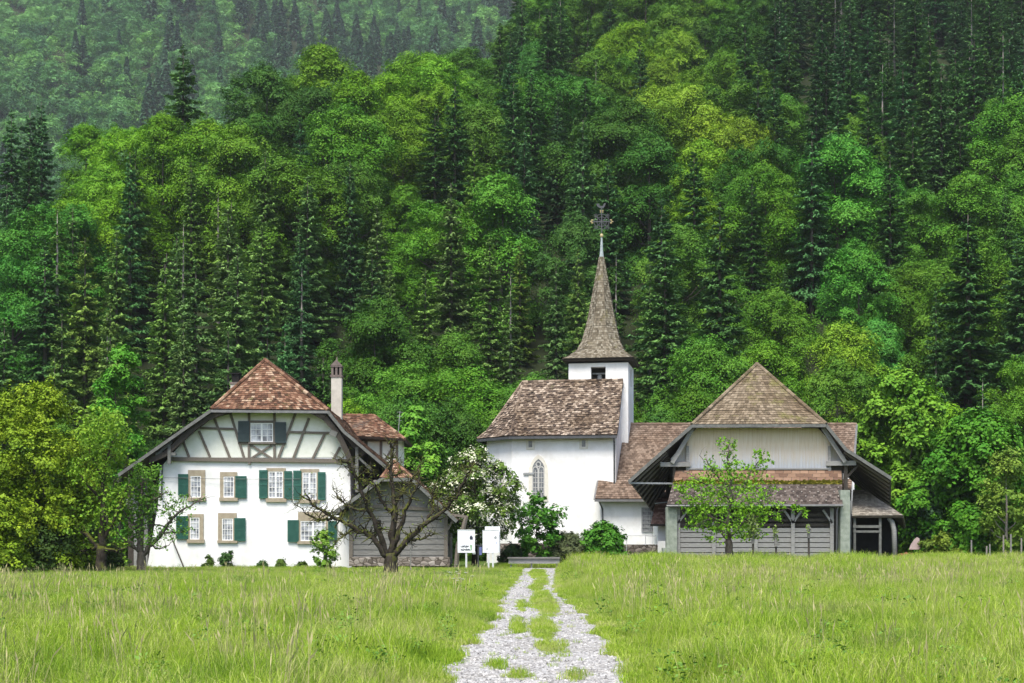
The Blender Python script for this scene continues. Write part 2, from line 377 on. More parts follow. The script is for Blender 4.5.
def np_mesh(name, verts, faces_n, mat, rnd):   # verts (n*k,3) consecutive k-gons
    me = bpy.data.meshes.new(name); k = faces_n; nv = len(verts); nf = nv//k
    me.vertices.add(nv); me.vertices.foreach_set('co', verts.astype(np.float32).ravel())
    me.loops.add(nv); me.loops.foreach_set('vertex_index', np.arange(nv, dtype=np.int32))
    me.polygons.add(nf); me.polygons.foreach_set('loop_start', np.arange(0, nv, k, dtype=np.int32))
    a = me.attributes.new('rnd', 'FLOAT', 'FACE'); a.data.foreach_set('value', rnd.astype(np.float32))
    if mat: me.materials.append(mat)
    me.update(calc_edges=True); return me
def unit(a): return a/np.maximum(np.linalg.norm(a, axis=-1, keepdims=True), 1e-9)
def kites(Pn, Nn, size, aspect=.36, tdir=None, fold=0.12):
    n = len(Pn); r = rng.normal(size=(n, 3)) if tdir is None else tdir
    t = unit(r-Nn*np.sum(r*Nn, 1, keepdims=True)); b = np.cross(Nn, t); s = size[:, None]
    v = np.stack([Pn-t*s*.5, Pn+b*s*aspect+Nn*s*fold-t*s*.05, Pn+t*s*.5, Pn-b*s*aspect+Nn*s*fold-t*s*.05], 1)
    return v.reshape(-1, 3)

# ------------------------------------------------------------------ trees
def crown_leaves(H, W, base, nl, per, leaf, flat=.62, lob=(.13, .22), power=(.45, .5), seed=0, inner=.3, D=None, uplift=.55, loose=.10, spray=16):
    g = np.random.default_rng(seed)
    D = D or W
    t = g.beta(1.15, 1.15, nl)
    prof = (t**power[0])*((1-t)**power[1]); prof /= ((power[0]/(sum(power)))**power[0]*(power[1]/sum(power))**power[1])
    ang = np.arange(nl)*2.39996+g.normal(0, .5, nl); rad = np.sqrt(g.uniform(.05, 1, nl))
    lr = W*g.uniform(lob[0], lob[1], nl)
    R0 = np.maximum(prof*W/2-lr*.7, 0)*rad*g.uniform(.85, 1.18, nl)
    c = np.stack([np.cos(ang)*R0, np.sin(ang)*R0*D/W, base*H+t*(H*(1-base))-lr*flat*.5], 1)
    V = []; RN = []; mid = W*(lob[0]+lob[1])/2
    for i in range(nl):
        m = int(per*(lr[i]/mid)**2)
        ns = max(5, int(m/spray)); d = unit(g.normal(size=(ns*3, 3)))
        out = unit(np.array([c[i,0], c[i,1], (c[i,2]-(base+.35*(1-base))*H)*.8])[None])
        keep = (d@out[0]+d[:, 2]*.6+g.normal(size=ns*3)*.5) > -.35
        d = d[keep][:ns]; ns = len(d)
        rr = lr[i]*(1-g.random(ns)**2*inner*2)*g.uniform(.72, 1.28, ns)
        sq = np.array([g.uniform(.85, 1.2), g.uniform(.85, 1.2), flat*g.uniform(.8, 1.3)])
        sc = c[i]+d*rr[:, None]*sq+g.normal(size=(ns, 3))*lr[i]*loose
        sn = unit(d*.75+np.array([0, 0, uplift*1.1])+g.normal(size=(ns, 3))*.22)      # each spray is a small, slightly drooping fan of leaves
        k = spray; idx = np.repeat(np.arange(ns), k); q = g.normal(size=(ns*k, 3))
        q -= sn[idx]*np.sum(q*sn[idx], 1, keepdims=True)
        sr = lr[i]*g.uniform(.16, .34, ns)[idx][:, None]
        q = q*sr*.75; dist = np.linalg.norm(q, axis=1, keepdims=True)
        p = sc[idx]+q-np.array([0, 0, .35])*dist**2/np.maximum(sr, 1e-6)+g.normal(size=(ns*k, 3))*leaf*.35
        nn = unit(sn[idx]+q/np.maximum(sr, 1e-6)*.25+g.normal(size=(ns*k, 3))*.17)
        V.append((p, nn, leaf*g.uniform(.6, 1.35, ns*k)))
        tone = g.normal(0, .10)
        RN.append(np.clip(g.normal(.5+tone, .14, ns)[idx]+g.normal(0, .07, ns*k), 0, 1))
    p = np.concatenate([x[0] for x in V]); nn = np.concatenate([x[1] for x in V]); s = np.concatenate([x[2] for x in V])
    return p, nn, s, np.concatenate(RN), c
def trunk_mb(H, r, lobes, base, seed, n=7, frac=.8):
    random.seed(seed); mb = MB(); top_ = Vector((random.uniform(-.03,.03)*H, random.uniform(-.03,.03)*H, H*frac))
    pts = [Vector((0,0,-.6))]+[Vector((top_.x*t+random.uniform(-.01,.01)*H, top_.y*t+random.uniform(-.01,.01)*H, H*frac*t)) for t in (.0,.15,.35,.6,1)]
    mb.tube(pts, [r*1.35, r*1.1, r*.9, r*.75, r*.5, r*.12], 8, wob=.12)
    idx = np.argsort(-np.linalg.norm(lobes[:, :2], axis=1))[:n*3:3] if len(lobes) > n*3 else range(min(n, len(lobes)))
    for i in idx:
        c = Vector(lobes[i]); h = max(.18, min(.65, c.z/H*.62)); s = Vector((top_.x*h/frac, top_.y*h/frac, H*h))
        m = s.lerp(c, .5)+Vector((0, 0, -.03*H))
        mb.tube([s, m, c], [r*.42, r*.26, r*.06], 6, wob=.1)
    return mb
def broadleaf_meshes(name, seed, H=1., W=.7, base=.12, nl=46, per=330, leaf=.02, trunk_r=.02, matl='leaf', bark='bark', **kw):
    p, nn, s, rn, c = crown_leaves(H, W, base, nl, per, leaf, seed=seed, **kw)
    cm = np_mesh(name+'_crown', kites(p, nn, s), 4, M[matl], rn)
    tm = trunk_mb(H, trunk_r, c, base, seed).mesh(name+'_trunk', [M[bark]], smooth=True)
    return cm, tm
def spruce_meshes(name, seed, H=20., Rb=3.1, base=.08, dens=1.0, gap=.0, droop=1.0, bark='bark'):
    g = np.random.default_rng(seed)
    PP = []; NN = []; SS = []; TT = []; RN = []
    z = base*H
    while z < H*.985:
        f = 1-z/H; nb = int(g.integers(6, 9)) if f > .15 else 5
        ph = g.uniform(0, 6.28); whorl = g.uniform(.78, 1.12)
        for k in range(nb):
            if g.random() < gap: continue
            a = ph+2*np.pi*k/nb+g.normal(0, .2); Lb = (Rb*(f**.82)*whorl*g.uniform(.7, 1.15)+.15)
            d = np.array([np.cos(a), np.sin(a), 0.]); sd = np.array([-np.sin(a), np.cos(a), 0.])
            n = max(7, int(34*Lb*dens)); s_ = np.sqrt(g.uniform(.004, 1, n))
            dr = droop*(.42+.25*f)
            pz = -dr*Lb*s_+.34*Lb*s_**2.2*1.0+(.25*Lb*s_ if f < .25 else 0)
            lat = g.uniform(-1, 1, n)*.30*Lb*(1.05-s_)
            p = np.array([0, 0, z+g.normal(0, .26)])+d*(Lb*s_)[:, None]+sd*lat[:, None]
            p[:, 2] += pz-np.abs(lat)*.35+g.normal(0, .05, n)
            side = np.sign(lat)[:, None]
            t = d*.75+sd*side*.6+np.array([0, 0, -.45])*g.uniform(.3, 1.5, n)[:, None]
            nn = unit(np.array([0, 0, 1.])+d*.35+g.normal(size=(n, 3))*.35)
            PP.append(p); NN.append(nn); TT.append(t); SS.append(g.uniform(.34, .72, n)*(.55+.45*min(1, Lb/1.6)))
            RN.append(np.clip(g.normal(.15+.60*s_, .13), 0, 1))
        z += g.uniform(.50, .78)*(1.0 if f > .2 else .8)
    p = np.concatenate(PP); nn = np.concatenate(NN)
    v = kites(p, nn, np.concatenate(SS), .21, np.concatenate(TT), -.05)
    cm = np_mesh(name+'_crown', v, 4, M['needle'], np.concatenate(RN))
    mb = MB(); mb.tube([(0,0,-1), (0,0,0), (.03,.02,H*.5), (0,0,H*.99)], [.34*H/20, .27*H/20, .16*H/20, .02], 7)
    return cm, mb.mesh(name+'_trunk', [M[bark]], smooth=True)

def place_tree(name, meshes, loc, scale, color, label, cat, group=None, rot=None, trunk=True):
    r = thing(name, loc, label, cat, group)
    r.rotation_euler.z = random.uniform(0, 6.28) if rot is None else rot
    r.scale = scale
    c = obj('crown', meshes[0], r); c.color = (*color, 1)
    if trunk: obj('trunk', meshes[1], r)
    return r

# ------------------------------------------------------------------ world, sun, camera
SUN_EL, SUN_AZ = 60, -20        # azimuth from the camera's back, negative = left
w = bpy.data.worlds.new('World'); scn.world = w; w.use_nodes = True
nt = w.node_tree; nt.nodes.clear()
sky = nt.nodes.new('ShaderNodeTexSky'); sky.sky_type = 'NISHITA'; sky.sun_disc = False
sky.sun_elevation = R(SUN_EL); sky.sun_rotation = R(180+SUN_AZ*-1)
sky.air_density = 1.0; sky.dust_density = 4.0; sky.ozone_density = 1.0; sky.altitude = 650
bg = nt.nodes.new('ShaderNodeBackground'); bg.inputs[1].default_value = .080
wo = nt.nodes.new('ShaderNodeOutputWorld'); nt.links.new(sky.outputs[0], bg.inputs[0]); nt.links.new(bg.outputs[0], wo.inputs[0])
sd = bpy.data.lights.new('sun', 'SUN'); sd.energy = 1.5; sd.angle = R(24); sd.color = (1, .95, .87)
so = bpy.data.objects.new('sun', sd); COL.objects.link(so)
az = R(SUN_AZ)
sdir = Vector((math.sin(az)*math.cos(R(SUN_EL)), -math.cos(az)*math.cos(R(SUN_EL)), math.sin(R(SUN_EL))))   # towards the sun
so.rotation_euler = sdir.to_track_quat('Z', 'Y').to_euler(); so.location = (0, 0, 60)
cd = bpy.data.cameras.new('camera'); cam = bpy.data.objects.new('camera', cd); COL.objects.link(cam)
cam.location = (0, 0, EYE); cam.rotation_euler = (R(90), 0, 0); cd.sensor_width = 36; cd.lens = 50; cd.shift_y = (HZ-341.5)/1024
cd.clip_end = 6000; cd.clip_start = .1; scn.camera = cam
scn.view_settings.view_transform = 'Standard'; scn.view_settings.look = 'None'; scn.view_settings.exposure = 1.86; scn.view_settings.gamma = 1
scn.view_settings.use_curve_mapping = False
scn.cycles.max_bounces = 6; scn.cycles.diffuse_bounces = 3; scn.cycles.glossy_bounces = 2; scn.cycles.transmission_bounces = 4
scn.cycles.volume_bounces = 0; scn.cycles.transparent_max_bounces = 4; scn.cycles.use_denoising = True
scn.cycles.caustics_reflective = False; scn.cycles.caustics_refractive = False

# ------------------------------------------------------------------ terrain
CREST = [(-900, 165), (40, 167), (200, 174), (260, 181), (340, 180), (415, 186), (440, 200), (480, 224), (520, 268), (560, 350), (600, 430), (2000, 430)]
FOOT = 108.0; SL = .60
def crest(u): return float(np.interp(u, [c[0] for c in CREST], [c[1] for c in CREST]))
def hill(x, y):
    if y <= FOOT: return 0.0
    u = CX+F*x/max(y, 1); yc = crest(u)
    rise = lambda q: SL*(q-FOOT)+3.0*math.sin(q*.045+x*.02)*min(1, (q-FOOT)/30)+2.0*math.sin(x*.06+q*.02)*min(1, (q-FOOT)/30)
    s = min(1, (y-FOOT)/12); f0 = s*s*(3-2*s)
    if y <= yc: return rise(y)*f0
    return max(rise(yc)-.55*(y-yc), 2.0)
def far_hill(x, y): return .655*(y-410)+9*math.sin(x*.013+y*.006)+6*math.sin(x*.031-y*.012)
mb = MB()
ys = list(np.arange(-60, 100, 8))+list(np.arange(100, 470, 4))+[480, 520, 600, 800, 1200, 2000]
xs = list(np.arange(-2000, -280, 200))+list(np.arange(-280, 281, 6))+list(np.arange(400, 2001, 200))
nx = len(xs)
mb.v = [(x, y, hill(x, y)) for y in ys for x in xs]
for j in range(len(ys)-1):
    for i in range(nx-1):
        mb.f.append((j*nx+i, j*nx+i+1, (j+1)*nx+i+1, (j+1)*nx+i)); mb.m.append(0); mb.r.append(.5)
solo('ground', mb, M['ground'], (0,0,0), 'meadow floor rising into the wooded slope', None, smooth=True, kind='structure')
mb = MB(); xs = list(np.arange(-1100, 301, 20)); ys = list(np.arange(440, 1301, 20)); nx = len(xs)
mb.v = [(x, y, far_hill(x, min(y, 1090))-max(0, y-1090)*.4) for y in ys for x in xs]
for j in range(len(ys)-1):
    for i in range(nx-1):
        mb.f.append((j*nx+i, j*nx+i+1, (j+1)*nx+i+1, (j+1)*nx+i)); mb.m.append(0); mb.r.append(.5)
solo('hillside', mb, M['ground'], (0,0,0), 'far mountainside behind the near wooded slope', None, smooth=True, kind='structure')

# ------------------------------------------------------------------ path
PATH_PX = [(683,448,627),(674,447,624),(643,469,605),(629,485,595),(615,497,586),(601,497,567),(593,503,558),(581,514,558),(573,519,558),(567.5,521,558)]
pl = [(EYE*F/(v-HZ), l, r) for v, l, r in PATH_PX]
ply = np.array([4, 10]+[a[0] for a in pl]+[86.5]); 
plx = np.array([-1.0, -.9]+[PX(a[1], a[0]) for a in pl]+[.5]); prx = np.array([1.35, 1.4]+[PX(a[2], a[0]) for a in pl]+[2.7])
def path_l(y): return float(np.interp(y, ply, plx))+.10*math.sin(y*1.9)+.06*math.sin(y*5.1)
def path_r(y): return float(np.interp(y, ply, prx))+.10*math.sin(y*1.6+1)+.06*math.sin(y*4.3)
mb = MB(); yy = np.arange(4, 80, .4)
for a, b in zip(yy[:-1], yy[1:]):
    mb.face([(path_l(a)-.1, a, .006), (path_r(a)+.1, a, .006), (path_r(b)+.1, b, .006), (path_l(b)-.1, b, .006)])
solo('path', mb, M['gravel'], (0,0,0), 'pale gravel track with a grassy middle crossing the meadow', None, kind='structure')
# loose stones on the track
V = []; RN = []
nst = 9000
ysn = 14+(rng.random(nst)**1.8)*62
for y in ysn:
    x = rng.uniform(path_l(y)-.1, path_r(y)+.1); s = rng.uniform(.012, .034); a = rng.uniform(0, 6.28); h = s*rng.uniform(.5, .9)
    pts = [(x+s*math.cos(a+k*2.09)*rng.uniform(.8,1.2), y+s*math.sin(a+k*2.09)*rng.uniform(.8,1.2), .006) for k in range(3)]
    tp = (x+rng.uniform(-.3,.3)*s, y+rng.uniform(-.3,.3)*s, .006+h)
    for k in range(3): V += [pts[k], pts[(k+1) % 3], tp]
    RN += [rng.random()]*3
m, nt = new_mat('loose_stone'); at = N(nt, 'ShaderNodeAttribute', _attribute_name='rnd')
r_ = ramp(nt, [(0, (.13,.125,.12)), (1, (.48,.47,.455))]); L(nt, at, 'Fac', r_, 0); finish(nt, (r_, 0), .9, .2)
o = obj('gravel', np_mesh('gravel', np.array(V), 3, m, np.array(RN))); o['kind'] = 'stuff'; o['label'] = 'loose pale stones scattered on the track'

# ------------------------------------------------------------------ grass
def tuft(seed, n, hmin, hmax, spread, width, lean=.35, mat='grass', tone=.0):
    g = np.random.default_rng(seed); V = []; RN = []
    for i in range(n):
        a = g.uniform(0, 6.28); r = spread*math.sqrt(g.random()); bx, by = r*math.cos(a), r*math.sin(a)
        h = g.uniform(hmin, hmax); la = g.uniform(0, 6.28); le = g.uniform(.05, lean)*h; w_ = width*g.uniform(.7, 1.3)
        dx, dy = math.cos(la), math.sin(la); sa = g.uniform(0, 6.28); sx, sy = math.cos(sa)*w_/2, math.sin(sa)*w_/2
        m1 = (bx+dx*le*.3, by+dy*le*.3, h*.55); m2 = (bx+dx*le*.72, by+dy*le*.72, h*.85); tp = (bx+dx*le*1.3, by+dy*le*1.3, h*(1-.25*le/h))
        V += [(bx-sx, by-sy, 0), (bx+sx, by+sy, 0), (m1[0]+sx*.85, m1[1]+sy*.85, m1[2]), (m1[0]-sx*.85, m1[1]-sy*.85, m1[2])]
        V += [(m1[0]-sx*.85, m1[1]-sy*.85, m1[2]), (m1[0]+sx*.85, m1[1]+sy*.85, m1[2]), (m2[0]+sx*.6, m2[1]+sy*.6, m2[2]), (m2[0]-sx*.6, m2[1]-sy*.6, m2[2])]
        V += [(m2[0]-sx*.6, m2[1]-sy*.6, m2[2]), (m2[0]+sx*.6, m2[1]+sy*.6, m2[2]), (tp[0]+sx*.12, tp[1]+sy*.12, tp[2]), (tp[0]-sx*.12, tp[1]-sy*.12, tp[2])]
        q = min(1, max(0, g.normal(.5+tone, .22))); RN += [q, q, q]
    return np_mesh('tuft', np.array(V), 4, M[mat], np.array(RN))
def seedhead(seed):
    g = np.random.default_rng(seed); V = []; RN = []
    for i in range(7):
        a = g.uniform(0, 6.28); r = .22*math.sqrt(g.random()); bx, by = r*math.cos(a), r*math.sin(a); h = g.uniform(.55, .85)
        dx, dy = g.normal(0, .08), g.normal(0, .08); w_ = .003; tp = np.array([bx+dx, by+dy, h])
        sa = g.uniform(0, 6.28); s = np.array([math.cos(sa), math.sin(sa), 0])
        b0 = np.array([bx, by, 0]); V += [b0-s*w_, b0+s*w_, tp+s*w_, tp-s*w_]
        up = np.array([dx*.6, dy*.6, .14]); 
        V += [tp-up*.2, tp+s*.012+up*.3, tp+up, tp-s*.012+up*.3]; RN += [.5, .5]
    return np_mesh('seed', np.array(V), 4, M['seed'], np.array(RN))
def gn_scatter(name, label, meshes, pts, rot, scl, kind='stuff'):
    src = bpy.data.collections.new(name+'_source')
    for i, me in enumerate(meshes):
        o = bpy.data.objects.new('%s_source_%d' % (name, i), me); src.objects.link(o)
    me = bpy.data.meshes.new(name); me.from_pydata([tuple(p) for p in pts], [], [])
    a = me.attributes.new('rot', 'FLOAT_VECTOR', 'POINT'); a.data.foreach_set('vector', np.asarray(rot, np.float32).ravel())
    a = me.attributes.new('scl', 'FLOAT_VECTOR', 'POINT'); a.data.foreach_set('vector', np.asarray(scl, np.float32).ravel())
    ng = bpy.data.node_groups.new(name+'_nodes', 'GeometryNodeTree')
    ng.interface.new_socket(name='Geometry', in_out='INPUT', socket_type='NodeSocketGeometry')
    ng.interface.new_socket(name='Geometry', in_out='OUTPUT', socket_type='NodeSocketGeometry')
    gi = ng.nodes.new('NodeGroupInput'); go = ng.nodes.new('NodeGroupOutput')
    ci = ng.nodes.new('GeometryNodeCollectionInfo'); ci.inputs[0].default_value = src; ci.inputs[1].default_value = True; ci.inputs[2].default_value = True
    ip = ng.nodes.new('GeometryNodeInstanceOnPoints'); ip.inputs['Pick Instance'].default_value = True
    ar = ng.nodes.new('GeometryNodeInputNamedAttribute'); ar.data_type = 'FLOAT_VECTOR'; ar.inputs[0].default_value = 'rot'
    as_ = ng.nodes.new('GeometryNodeInputNamedAttribute'); as_.data_type = 'FLOAT_VECTOR'; as_.inputs[0].default_value = 'scl'
    ng.links.new(gi.outputs[0], ip.inputs['Points']); ng.links.new(ci.outputs[0], ip.inputs['Instance'])
    ng.links.new(ar.outputs[0], ip.inputs['Rotation']); ng.links.new(as_.outputs[0], ip.inputs['Scale'])
    ng.links.new(ip.outputs[0], go.inputs[0])
    o = obj(name, me); md = o.modifiers.new('scatter', 'NODES'); md.node_group = ng
    o['kind'] = kind; o['label'] = label
    return o
def in_path(x, y, pad=0): return path_l(y)-pad < x < path_r(y)+pad and y < 81
def grass_limit(x):
    u = CX+F*x/80
    if u < 345: return 79.7
    if u < 455: return 77.8
    if u < 512: return 82
    if u < 562: return 79.2
    if u < 625: return 84
    if u < 660: return 84.5
    return 82.3
pts = []; rot = []; scl = []
NG = 36000
while len(pts) < NG:
    y = 9+71*rng.random()**.62 if rng.random() < .9 else rng.uniform(70, 84); half = .40*y+3
    x = rng.uniform(-half, half)
    if y > grass_limit(x): continue
    if in_path(x, y, .20): continue
    u = CX+F*x/y
    d = min(abs(x-path_l(y)), abs(x-path_r(y)))
    s = rng.uniform(.75, 1.2)
    cl = math.sin(x*.9+y*.31)*math.sin(y*.53-x*.4)+.5*math.sin(x*2.1)*math.sin(y*1.7)
    s *= 1+.22*cl
    if d < 1.2: s *= .22+d*.65
    s *= (1+(.36-1 if x < path_l(y) else .62)*min(1, max(0, (y-45)/20)))
    pts.append((x, y, .0)); rot.append((rng.normal(0, .1), rng.normal(0, .1), rng.uniform(0, 6.28))); scl.append((s, s, s*rng.uniform(.8, 1.1)))
tufts = [tuft(i, 70, .18, .50, .27, .0085, .55, tone=(i % 3-1)*.06) for i in range(6)]
gn_scatter('grass', 'tall yellow-green meadow grass on both sides of the track', tufts, pts, rot, scl)
# verge and the grass patches in the track
pts = []; rot = []; scl = []
PATCH = [(537,569,578,8,.8),(541,578,587,6,.6),(543,590,611,10,1.),(549,600,617,7,.8),(536,584,592,5,.5),(543,617,643,11,.9),(546,642,655,8,.7),(517,616,640,4,.45),(497,660,672,4,.3),(518,671,680,7,.5),(575,668,684,4,.25),(522,600,612,4,.3),(560,640,660,4,.2)]
for u, v0, v1, du, den in PATCH:
    vm = (v0+v1)/2; ya_ = EYE*F/(v1-HZ); yb_ = EYE*F/(v0-HZ); y0 = EYE*F/(vm-HZ); rx = du*y0/F; ry = (yb_-ya_)/2
    for k in range(int(420*rx*ry*den)+20):
        a = rng.uniform(0, 6.28); q = rng.random()**.55*(1+.45*math.sin(a*3+u)*math.sin(a*2+v0))
        vv = vm+(v1-v0)/2*q*math.sin(a); y = EYE*F/(vv-HZ)
        x = (u+(vv-vm)*.03-CX)*y/F+rx*q*math.cos(a)+rng.normal(0, .05); s = rng.uniform(.5, 1.2)*(1.25-min(q, 1)*.75)
        pts.append((x, y, .004)); rot.append((rng.normal(0, .15), rng.normal(0, .15), rng.uniform(0, 6.28))); scl.append((s, s, s))
for k in range(9000):      # ragged verge creeping over the gravel
    y = 12+66*rng.random()**.8; side = rng.random() < .5; x = (path_l(y) if side else path_r(y))+(-1 if side else 1)*(.06+abs(rng.normal(0, .22)))+(rng.normal(0, .10) if rng.random() < .10 else 0)
    s = rng.uniform(.4, 1.2)
    pts.append((x, y, .004)); rot.append((rng.normal(0, .2), rng.normal(0, .2), rng.uniform(0, 6.28))); scl.append((s, s, s))
for k in range(1500):      # lawn behind the barrier
    y = rng.uniform(80.4, 85.4); x = rng.uniform(PX(500, y), PX(562, y))
    pts.append((x, y, .0)); rot.append((0, 0, rng.uniform(0, 6.28))); scl.append((2.0, 2.0, 2.2))
for k in range(260):
    y = rng.uniform(12, 76); x = rng.uniform(path_l(y), path_r(y)); s = rng.uniform(.25, .7)
    pts.append((x, y, .004)); rot.append((rng.normal(0, .2), rng.normal(0, .2), rng.uniform(0, 6.28))); scl.append((s, s, s))
short = [tuft(50+i, 26, .05, .13, .13, .010, .9, tone=-.02) for i in range(4)]
gn_scatter('short_grass', 'short green grass along the verges and in the middle of the track', short, pts, rot, scl)
pts = []; rot = []; scl = []
while len(pts) < 1500:
    y = 12+70*rng.random()**.6; half = .40*y+2; x = rng.uniform(-half, half)
    if y > grass_limit(x)-(9 if x < 0 else 1.5) or in_path(x, y, .7): continue
    cl = math.sin(x*.35+1.3)*math.sin(y*.22+x*.1)+(.25 if x < 0 else 0)
    if rng.random() > .35+.5*cl: continue
    s = rng.uniform(.7, 1.1)*(.45 if x < 0 and y > 48 else 1); pts.append((x, y, 0)); rot.append((rng.normal(0, .06), rng.normal(0, .06), rng.uniform(0, 6.28))); scl.append((s, s, s))
gn_scatter('seeding_grass', 'straw-coloured seed heads of grass standing above the meadow', [seedhead(80+i) for i in range(4)], pts, rot, scl)
pts = []; rot = []; scl = []
while len(pts) < 1300:
    y = 11+68*rng.random()**.7; half = .40*y+2; x = rng.uniform(-half, half)
    if y > grass_limit(x)-.3 or in_path(x, y, .35): continue
    if math.sin(x*.55+2)*math.sin(y*.33-x*.2)+.4*math.sin(x*1.7+y) < .15-.5*rng.random(): continue
    s = rng.uniform(.6, 1.25)*(.6 if x < 0 and y > 50 else 1); pts.append((x, y, 0)); rot.append((rng.normal(0, .1), rng.normal(0, .1), rng.uniform(0, 6.28))); scl.append((s, s, s))
def herb(seed):
    g = np.random.default_rng(seed); n = 60; r = .2*np.sqrt(g.random(n)); a = g.uniform(0, 6.28, n)
    p = np.stack([r*np.cos(a), r*np.sin(a), g.uniform(.08, .40, n)], 1)
    return np_mesh('herb', kites(p, unit(g.normal(size=(n, 3))*.5+np.array([0, 0, .8])), g.uniform(.03, .075, n), .3), 4, M['herb'], g.random(n))
gn_scatter('meadow_herbs', 'darker leafy herbs growing among the meadow grass', [herb(i) for i in range(4)], pts, rot, scl)
# umbel flowers in the meadow
def umbel(seed, h=.7):
    random.seed(seed); mb = MB()
    for k in range(3):
        tx, ty = random.uniform(-.18,.18), random.uniform(-.18,.18); hh = h*random.uniform(.75, 1.05)
        mb.tube([(0,0,0), (tx*.4, ty*.4, hh*.5), (tx, ty, hh)], [.006,.005,.004], 5, 0)
        for j in range(22):
            a = random.uniform(0, 6.28); q = .075*math.sqrt(random.random()); c = Vector((tx+q*math.cos(a), ty+q*math.sin(a), hh+.03-q*.15)); s_ = random.uniform(.012,.02)
            mb.tube([Vector((tx,ty,hh-.02)), c], [.0015,.0015], 3, 0, cap=False)
            mb.face([c+Vector((s_,0,.002)), c+Vector((0,s_,0)), c+Vector((-s_,0,.003)), c+Vector((0,-s_,0))], 1)
        mb.face([(tx*.3-.05,ty*.3,hh*.3), (tx*.3,ty*.3-.02,hh*.33), (tx*.3+.07,ty*.3,hh*.36), (tx*.3,ty*.3+.02,hh*.33)], 0)
    return mb
stem_mat = noise_mat('flower_stem', [(0.3, (.06,.12,.02)), (0.7, (.12,.20,.04))], 5, 3)
um = [umbel(i).mesh('umbel_flower', [stem_mat, M['white_petal']]) for i in range(3)]
FL = [(455,580,.8,'white umbel flower clump nearest the gnarled bare tree'),(462,577,1.0,'tallest white umbel flower in the group left of the track'),(467,583,.8,'white umbel flower lowest in the group left of the track'),(458,586,.7,'small white umbel flower at the front of the group left of the track'),(447,576,.7,'white umbel flower just behind the group left of the track')]
for i, (u, v, s, lab) in enumerate(FL):
    y = EYE*F/(v+13-HZ); o = obj('wild_flower', um[i % 3]); o.location = (PX(u, y), y, 0); o.scale = (s*1.2,)*3; o.rotation_euler.z = i*1.3
    o['label'] = lab; o['category'] = 'flower'; o['group'] = 'white flowers left of the track'

# ------------------------------------------------------------------ farmhouse
YH = 80.0
house = thing('farmhouse', (PX(258, YH), YH+6, 0), 'white half-timbered farmhouse with green shutters and hipped red-brown gable roof', 'house')
mb = MB()
fl = [(147,568),(158,505),(160,468),(176,450),(213,409),(326,409),(344,444),(350,470),(352,568)]
front = [P(u, v, YH) for u, v in fl]
mb.hexa(front, [q+Vector((0, 12.5, 0)) for q in front], 0)
part('wall', mb, [M['plaster']], house)
# cream infill of the gable: a thin coat on the masonry
mb = MB()
pan = [(172,457.5),(178,450),(214,411),(325,411),(342,443),(347.5,457.5)]
mb.prism([P(u, v, YH-.03) for u, v in pan], (0, .032, 0))
part('gable_infill', mb, [M['panel']], house)
mb = MB()
def tb(a, b, w=2.2, Y=YH-.09, d=.09, m=0): mb.bar(P(*a, Y), P(*b, Y), w*YH/F, d, m)
tb((170,459),(348,461),4.0, YH-.11, .12)
tb((200,428),(236,429)); tb((288,432),(333,433))
for a, b in [((183,441),(189,457)),((199,431),(210,457)),((214,418),(230,458)),((229.5,411),(244.5,459)),((296,412),(278,459)),((309,418),(293,459)),((325,433),(312,460)),((340,447),(333,460))]: tb(a, b, 2.3, YH-.085)
for u in (249, 274.5): tb((u,411),(u,462), 2.3, YH-.10)
mb.pbox(248, 460, 250.5, 464, YH-.15, .12)
tb((249,421.5),(275,421.5),2, YH-.095); tb((238,443.3),(286,443.6),2, YH-.095)
tb((251,445),(272,458.5),2, YH-.08); tb((272,445),(251,458.5),2, YH-.075)
part('timber_frame', mb, [M['timber']], house)

